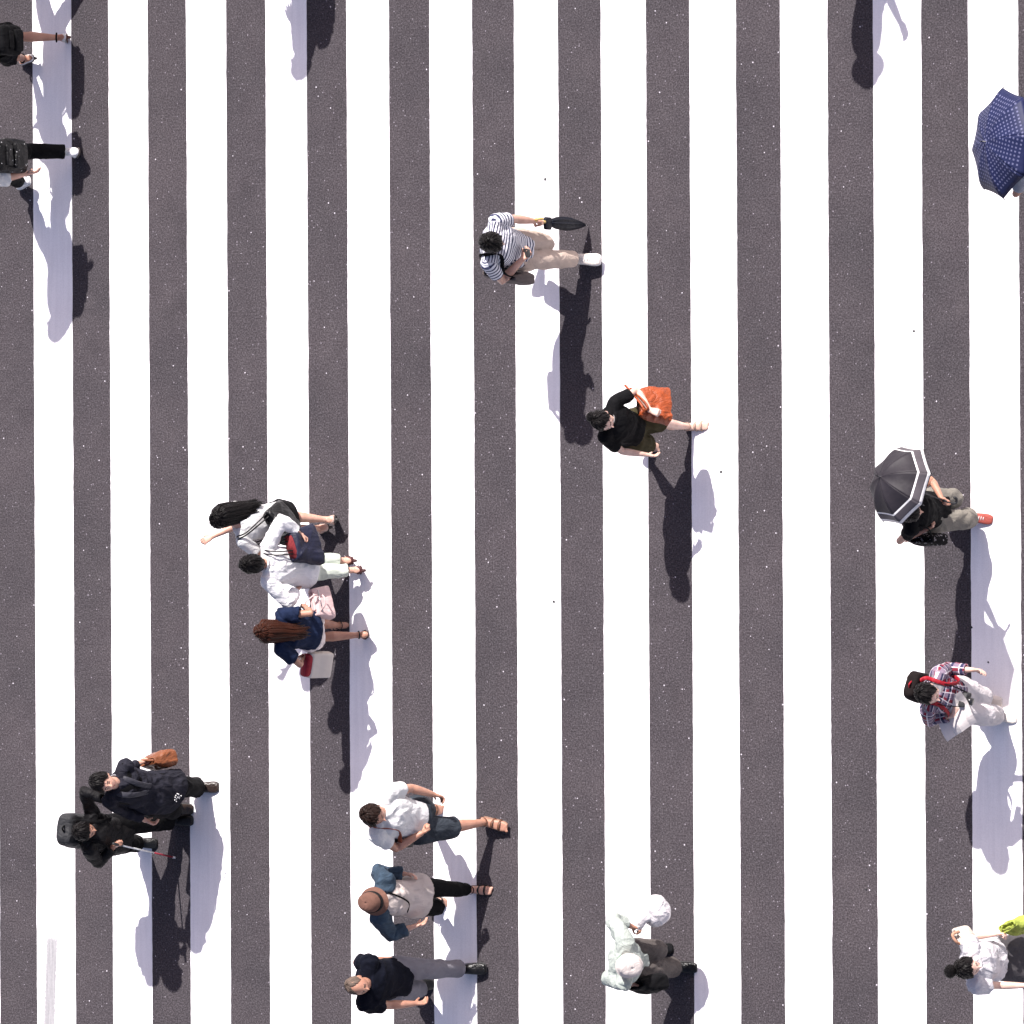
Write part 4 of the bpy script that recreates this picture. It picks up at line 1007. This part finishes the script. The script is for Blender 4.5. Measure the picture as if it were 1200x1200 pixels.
umbrella('black parasol with two white border lines shading the woman in khaki trousers', P(1032, 559, 1.76), P(1032, 559, 1.76) - hp, .34, .24, canopy_mat('parasol_black', (.022, .019, .024), edge=(.78, .76, .76), Rr=.34), (P(1032, 559, 1.76) - hp).length + .05, flat('dark_metal', (.05, .05, .055), .35, .8), RUBBER, rim_rot=.25)
c = g.p - g.side * .235 + g.up * .12 + g.cf * .02
bag('shoulder_bag', 'dark patterned bag under the right arm of the woman with the black parasol', c, Z, g.cf, .14, .12, .12, .05, fabric('black_spotted', (.015, .014, .016), (.35, .33, .34), pattern='speckle', vs=38), handle=BLACK, hr=.007, hname='strap',
    hpts=[[c + Z * .1 + g.cf * .1, g.nb - g.side * .13 + g.cf * .09 - Z * .1, g.nb - g.side * .12 + Z * .045, g.nb - g.side * .13 - g.cf * .09 - Z * .08, c + Z * .1 - g.cf * .1]])

# --- plaid shirt woman with the map
PLAID = fabric('plaid_cotton', (.27, .20, .28), (.045, .045, .11), pattern='plaid', col3=(.20, .02, .04), var=.2)
WTR = fabric('white_trousers', (.66, .62, .63), var=.14, wr=.7)
g = fig('person', 'woman in a plaid shirt and white trousers looking down at a map', 1.62, (1087, 813), 1.42, (-30, -6), -14, (1113, 817),
        (1148, 821, -4, 6), (1166, 838, -10, 0), (1140, 785, .95), (1117, 838, 1.06), skn='c', lc=.5, rc=1.0, elb=(-.2, .1, -.9), ere=(-.6, -.3, -.6), rhd=(.5, .75, .1), fem=True)
top(g, PLAID, sleeve=1.75, hem=.06, loose=.030, sl_loose=.018, wr=.009, seed=29); legs(g, WTR, 1.92, .034, seed=30, cuff=.014)
top(g, fabric('grey_tee', (.27, .26, .28), var=.2), sleeve=.3, hem=-.30, loose=.024, name='undershirt', sleeves='', wr=.006, seed=31)
for q in 'LR': shoe(g, q, fabric('cream_canvas', (.72, .66, .60)), WSOLE)
o = hair(g, HB, 'short', .12, (.66, -.1, -.8), seed=14)
backpack(g, 'black backpack with bright red straps worn by the woman in plaid', fabric('dark_canvas', (.030, .022, .022), var=.4), fabric('red_strap', (.40, .010, .025), rough=.6), .12, .17, .06, zoff=.16)
m = MB(); hw = g.W['R'] + g.hd['R'] * .06; c = hw + V((-.02, -.05, -.015)); a_ = V((.86, .50, .12)).normalized(); b_ = V((-.28, .80, .35)).normalized(); nn = a_.cross(b_).normalized()
rows = []
nu, nv = 20, 12
vs = [c + a_ * (u / nu * 2 - 1) * .17 + b_ * (v / nv * 2 - 1) * .145 + nn * (.02 * abs(((u / nu * 4) % 2) - 1) + .012 * sin(v * .6)) for u in range(nu + 1) for v in range(nv + 1)]
t_ = nn * .0015; m.v = [tuple(q + t_) for q in vs] + [tuple(q - t_) for q in vs]; NV = len(vs)
for u in range(nu):
    for v in range(nv):
        q = u * (nv + 1) + v; m.f.append((q, q + 1, q + nv + 2, q + nv + 1)); m.f.append((NV + q, NV + q + nv + 1, NV + q + nv + 2, NV + q + 1)); m.mi += [0, 0]
o = m.build('folded_map', fabric('map_paper', (.70, .64, .62), wr=.15, var=.12, rough=.7), None, c, smooth=False)
tag(o, 'open pale paper map in the right hand of the woman in plaid', 'map')
hw = g.nb + g.cf * .19 - Z * .20 - g.side * .02
root = empty('camera', hw - Z * .04, 'black camera hanging on the chest of the woman in plaid', 'camera')
m = MB(); m.box(hw, g.side * .06, g.cf * .028, Z * .04); m.build('camera_body', RUBBER, root, hw - Z * .04)
m = MB(); m.tube([hw + g.cf * .02, hw + g.cf * .07], [.032, .030], n=18); m.build('lens', flat('lens_black', (.02, .02, .022), .2), root, hw - Z * .04)
m = MB(); surf_band(m, smooth_pts([hw + g.side * .06, g.nb + g.side * .085 + g.cf * .12 - Z * .03, g.nb + g.side * .075 + Z * .035 - g.cf * .02, g.nb - g.cf * .075 + Z * .03, g.nb - g.side * .075 + Z * .035 - g.cf * .02, g.nb - g.side * .085 + g.cf * .12 - Z * .03, hw - g.side * .06]), .008, .003, Z); m.build('neck_strap', BLACK, root, hw - Z * .04)

# --- woman at the lower right edge
GSK = fabric('grey_skirt', (.085, .078, .085), var=.25)
g = fig('person', 'woman with a high black bun in a frilled white blouse and grey skirt', 1.60, (1134, 1134), 1.44, (4, -4), 6, (1160, 1124),
        (1232, 1112, 8, 10), (1196, 1134, 0, 45), (1166, 1095, .98), (1204, 1155, .90), skn='c', fem=True, lc=.9, rc=.5, elb=(-.4, .2, -.8), ere=(-.2, -.1, -.9))
top(g, fabric('white_frilled', (.64, .62, .65), var=.16, wr=1.0), sleeve=.5, hem=-.02, loose=.030, sl_loose=.034, flare=.03, wr=.013, seed=33, neck=.085); skirt(g, GSK, .84, .05, waist=.30, seed=34, wr=.010)
for q in 'LR': shoe(g, q, BLEATHER, RUBBER, 'pump')
o = hair(g, HB, 'short', .19, (.62, -.05, -.75), seed=15)
b = g.hc + (g.hu * .10 - g.hf * .115 - g.hl * .02) * g.hk; m = MB(); m.ball(b, (g.hf * .052, g.hl * .058, g.hu * .048)); m.build('bun', HB, o, g.O, attr=[(0, i * .01, 0) for i in range(len(m.v))])
LIME = fabric('lime_cotton', (.46, .54, .10), var=.35, wr=1.0)
c = g.W['L'] + V((.13, .07, -.13))
bag('tote_bag', 'lime yellow cloth bag in the left hand of the woman with the high bun', c, Z + V((-.3, 0, 0)), V((.9, .3, 0)), .13, .10, .12, .055, LIME, wr=.016, hpts=[[c + Z * .12 + V((-.07, 0, 0)), g.W['L'] + g.hd['L'] * .06, c + Z * .12 + V((.07, .02, 0))]], hr=.009)
c = g.nb + g.side * .235 - g.cf * .09 - Z * .10
bag('shoulder_bag', 'cream canvas bag with tan handles behind the left shoulder of the woman with the bun', c, Z, g.side * .8 - g.cf * .5, .085, .085, .10, .045, fabric('cream_cloth', (.60, .54, .47), var=.1), handle=fabric('tan_handles', (.55, .30, .2)), hr=.012, hpts=[[c + Z * .08 + g.side * .05, c + Z * .15 + g.side * .03 - g.cf * .02, c + Z * .14 - g.side * .03, c + Z * .08 - g.side * .05]])

# --- woman under the blue umbrella at the right edge
g = fig('person', 'person in pale grey almost hidden beneath the blue dotted umbrella', 1.62, (1196, 176), 1.48, (0, -10), 0, (1238, 178),
        (1300, 170, 0, 0), (1262, 190, 0, 40), (1240, 170, 1.15), (1212, 204, 1.02), skn='b', fem=True, lc=1.4, rc=.5, elb=(-.8, .5, -.5), ere=(-.7, -.8, -.3))
top(g, fabric('light_grey_knit', (.48, .48, .52)), sleeve=.75, hem=-.25, loose=.034, wr=.010, seed=35); legs(g, CHAR, 1.8, .03, seed=36)
for q in 'LR': shoe(g, q, BLEATHER, RUBBER)
hair(g, HB, 'short', .13, (.45, -.2, -.8), seed=16)
hp = g.W['L'] + g.hd['L'] * .07; tb = P(1155, 166, 1.78)
umbrella('blue umbrella with small pale square dots at the right edge', tb, tb - hp, .445, .16, canopy_mat('umbrella_blue', (.012, .016, .058), dots=(.105, .11, .20), Rr=.445), (tb - hp).length + .05, flat('dark_metal2', (.05, .05, .055), .35, .8), RUBBER, rim_rot=.95)

# --- the two at the left edge, walking away
g = fig('person', 'bare legged person in a black skirt at the upper left edge', 1.60, (-38, 46), 1.47, (180, -8), 180, (4, 50),
        (30, 69, 184, 18), (69, 44, 180, 55), (-12, 72, .90), (-22, 24, .95), skn='b', fem=True, elb=(.8, -.5, -.3), ere=(.3, .8, -.4))
top(g, BLACK, sleeve=.6, hem=-.1, loose=.026, seed=37); skirt(g, fabric('black_pleated', (.012, .012, .016), var=.4), .66, .06, waist=.3, seed=38, wr=.018)
shoe(g, 'L', fabric('white_shoe', (.74, .72, .72)), flat('dark_sole', (.03, .022, .02)), 'pump'); shoe(g, 'R', fabric('white_shoe', (.74, .72, .72)), flat('maroon_sole', (.10, .03, .02)), 'pump')
for q in 'LR':
    m = MB(); m.tube([g.A[q] + g.fu[q] * .022 + (g.ff[q] * cos(a) + g.fu[q].cross(g.ff[q]) * sin(a)) * .040 for a in [2 * pi * i / 16 for i in range(17)]], .008, n=8); m.build('ankle_strap', BLACK, g.root, g.O)
o = hair(g, HB, 'long', .13, (.45, -.2, -.8), seed=17); locks(g, HB, o, .25, 40, seed=9, back=.06)
backpack(g, 'black backpack of the bare legged person at the upper left edge', BLACK, BLACK, .14, .19, .07, group=None)
g = fig('person', 'person in a white tee and black jeans at the left edge', 1.66, (-47, 183), 1.53, (180, -5), 182, (8, 186),
        (24, 214, 188, 25), (82, 178, 178, 48), (32, 203, .88), (-10, 150, .95), skn='a', elb=(.9, -.6, -.3), ere=(.3, .8, -.4), lhd=(1, .1, -.3), lpn=(0, 1, 0))
top(g, WHITE, sleeve=1.1, hem=-.2, loose=.034, sl_loose=.040, wr=.012, seed=39); legs(g, BLACK, 1.86, .018, seed=40)
for q in 'LR': shoe(g, q, fabric('white_sneaker', (.76, .75, .76), var=.06), flat('dark_sole', (.03, .022, .02)) if q == 'R' else WSOLE); sock(g, q, WHITE)
hair(g, HB, 'short', .15, seed=18)
backpack(g, 'black studded backpack on the back of the person in black jeans', fabric('studded_black', (.014, .014, .016), (.7, .7, .72), pattern='speckle', vs=24, th=.13, rough=.4, wr=.9), BLACK, .16, .215, .085, zoff=-.08)

# --- people just outside the picture whose shadows fall into it
def passer(label, H, x, y, A, hatm=None, bp=True, arm=None, seed=50, stride=18, fem=False, lean=0, long=False, shirt=WHITE):
    gx = lambda gxx, z: (P(gxx, y, 0) + V((0, 0, z)))
    def px_(pt):
        d = pt - CP; zc = -d.dot(cb); return (600 + FPX * d.dot(cr) / zc, 600 - FPX * d.dot(cu) / zc)
    d_ = 1 if abs(A) < 90 else -1
    b0 = P(x, y, 0); hd_ = px_(b0 + V((lean, 0, H * .925))); pl_ = px_(b0 + V((0, 0, H * .515)))
    l_ = 1 if abs(A) < 90 else -1
    la_ = px_(b0 + V((-.22 * d_, .07 * l_, .1))); ra_ = px_(b0 + V((.24 * d_, -.07 * l_, .1)))
    wl = px_(b0 + V((.15 * d_, .26 * l_, .82))) + (.82,); wr_ = px_(b0 + V((-.1 * d_, -.26 * l_, .82))) + (.82,)
    if arm: wl = px_(b0 + V(arm)) + (arm[2],)
    g = fig('person', label, H, hd_, H * .925, (A, -8), A, pl_, la_ + (A, 45), ra_ + (A, 0), wl, wr_, fem=fem, elb=(-.6 * d_, .9 * l_, -.3), ere=(-.6 * d_, -.8 * l_, -.3))
    top(g, shirt, sleeve=.7, hem=-.24, loose=.034, seed=seed); legs(g, CHAR, 1.85, .024, seed=seed + 1)
    for q in 'LR': shoe(g, q, BLEATHER, RUBBER)
    o = hair(g, HB, 'short', .15, seed=seed)
    if hatm: hat(g, hatm, BLACK, .055, .11, .015)
    if bp: backpack(g, bp, BLACK, BLACK, .16, .22, .09, zoff=(-.22 if 'top edge' in bp else .0))
    return g
passer('person in a white tee standing above the upper left corner', 1.66, 70, -44, 180, bp='black backpack worn by the person above the upper left corner', seed=50)
passer('person in a grey tee with a backpack above the top edge', 1.64, 362, -118, 180, bp='large black backpack worn by the person above the top edge', seed=53, shirt=CHAR)
passer('person in a sun hat above the top edge at the right', 1.62, 1028, -128, 0, hatm=fabric('straw', (.5, .4, .25)), bp=None, seed=56, arm=(.30, .06, 1.22), shirt=PALE)
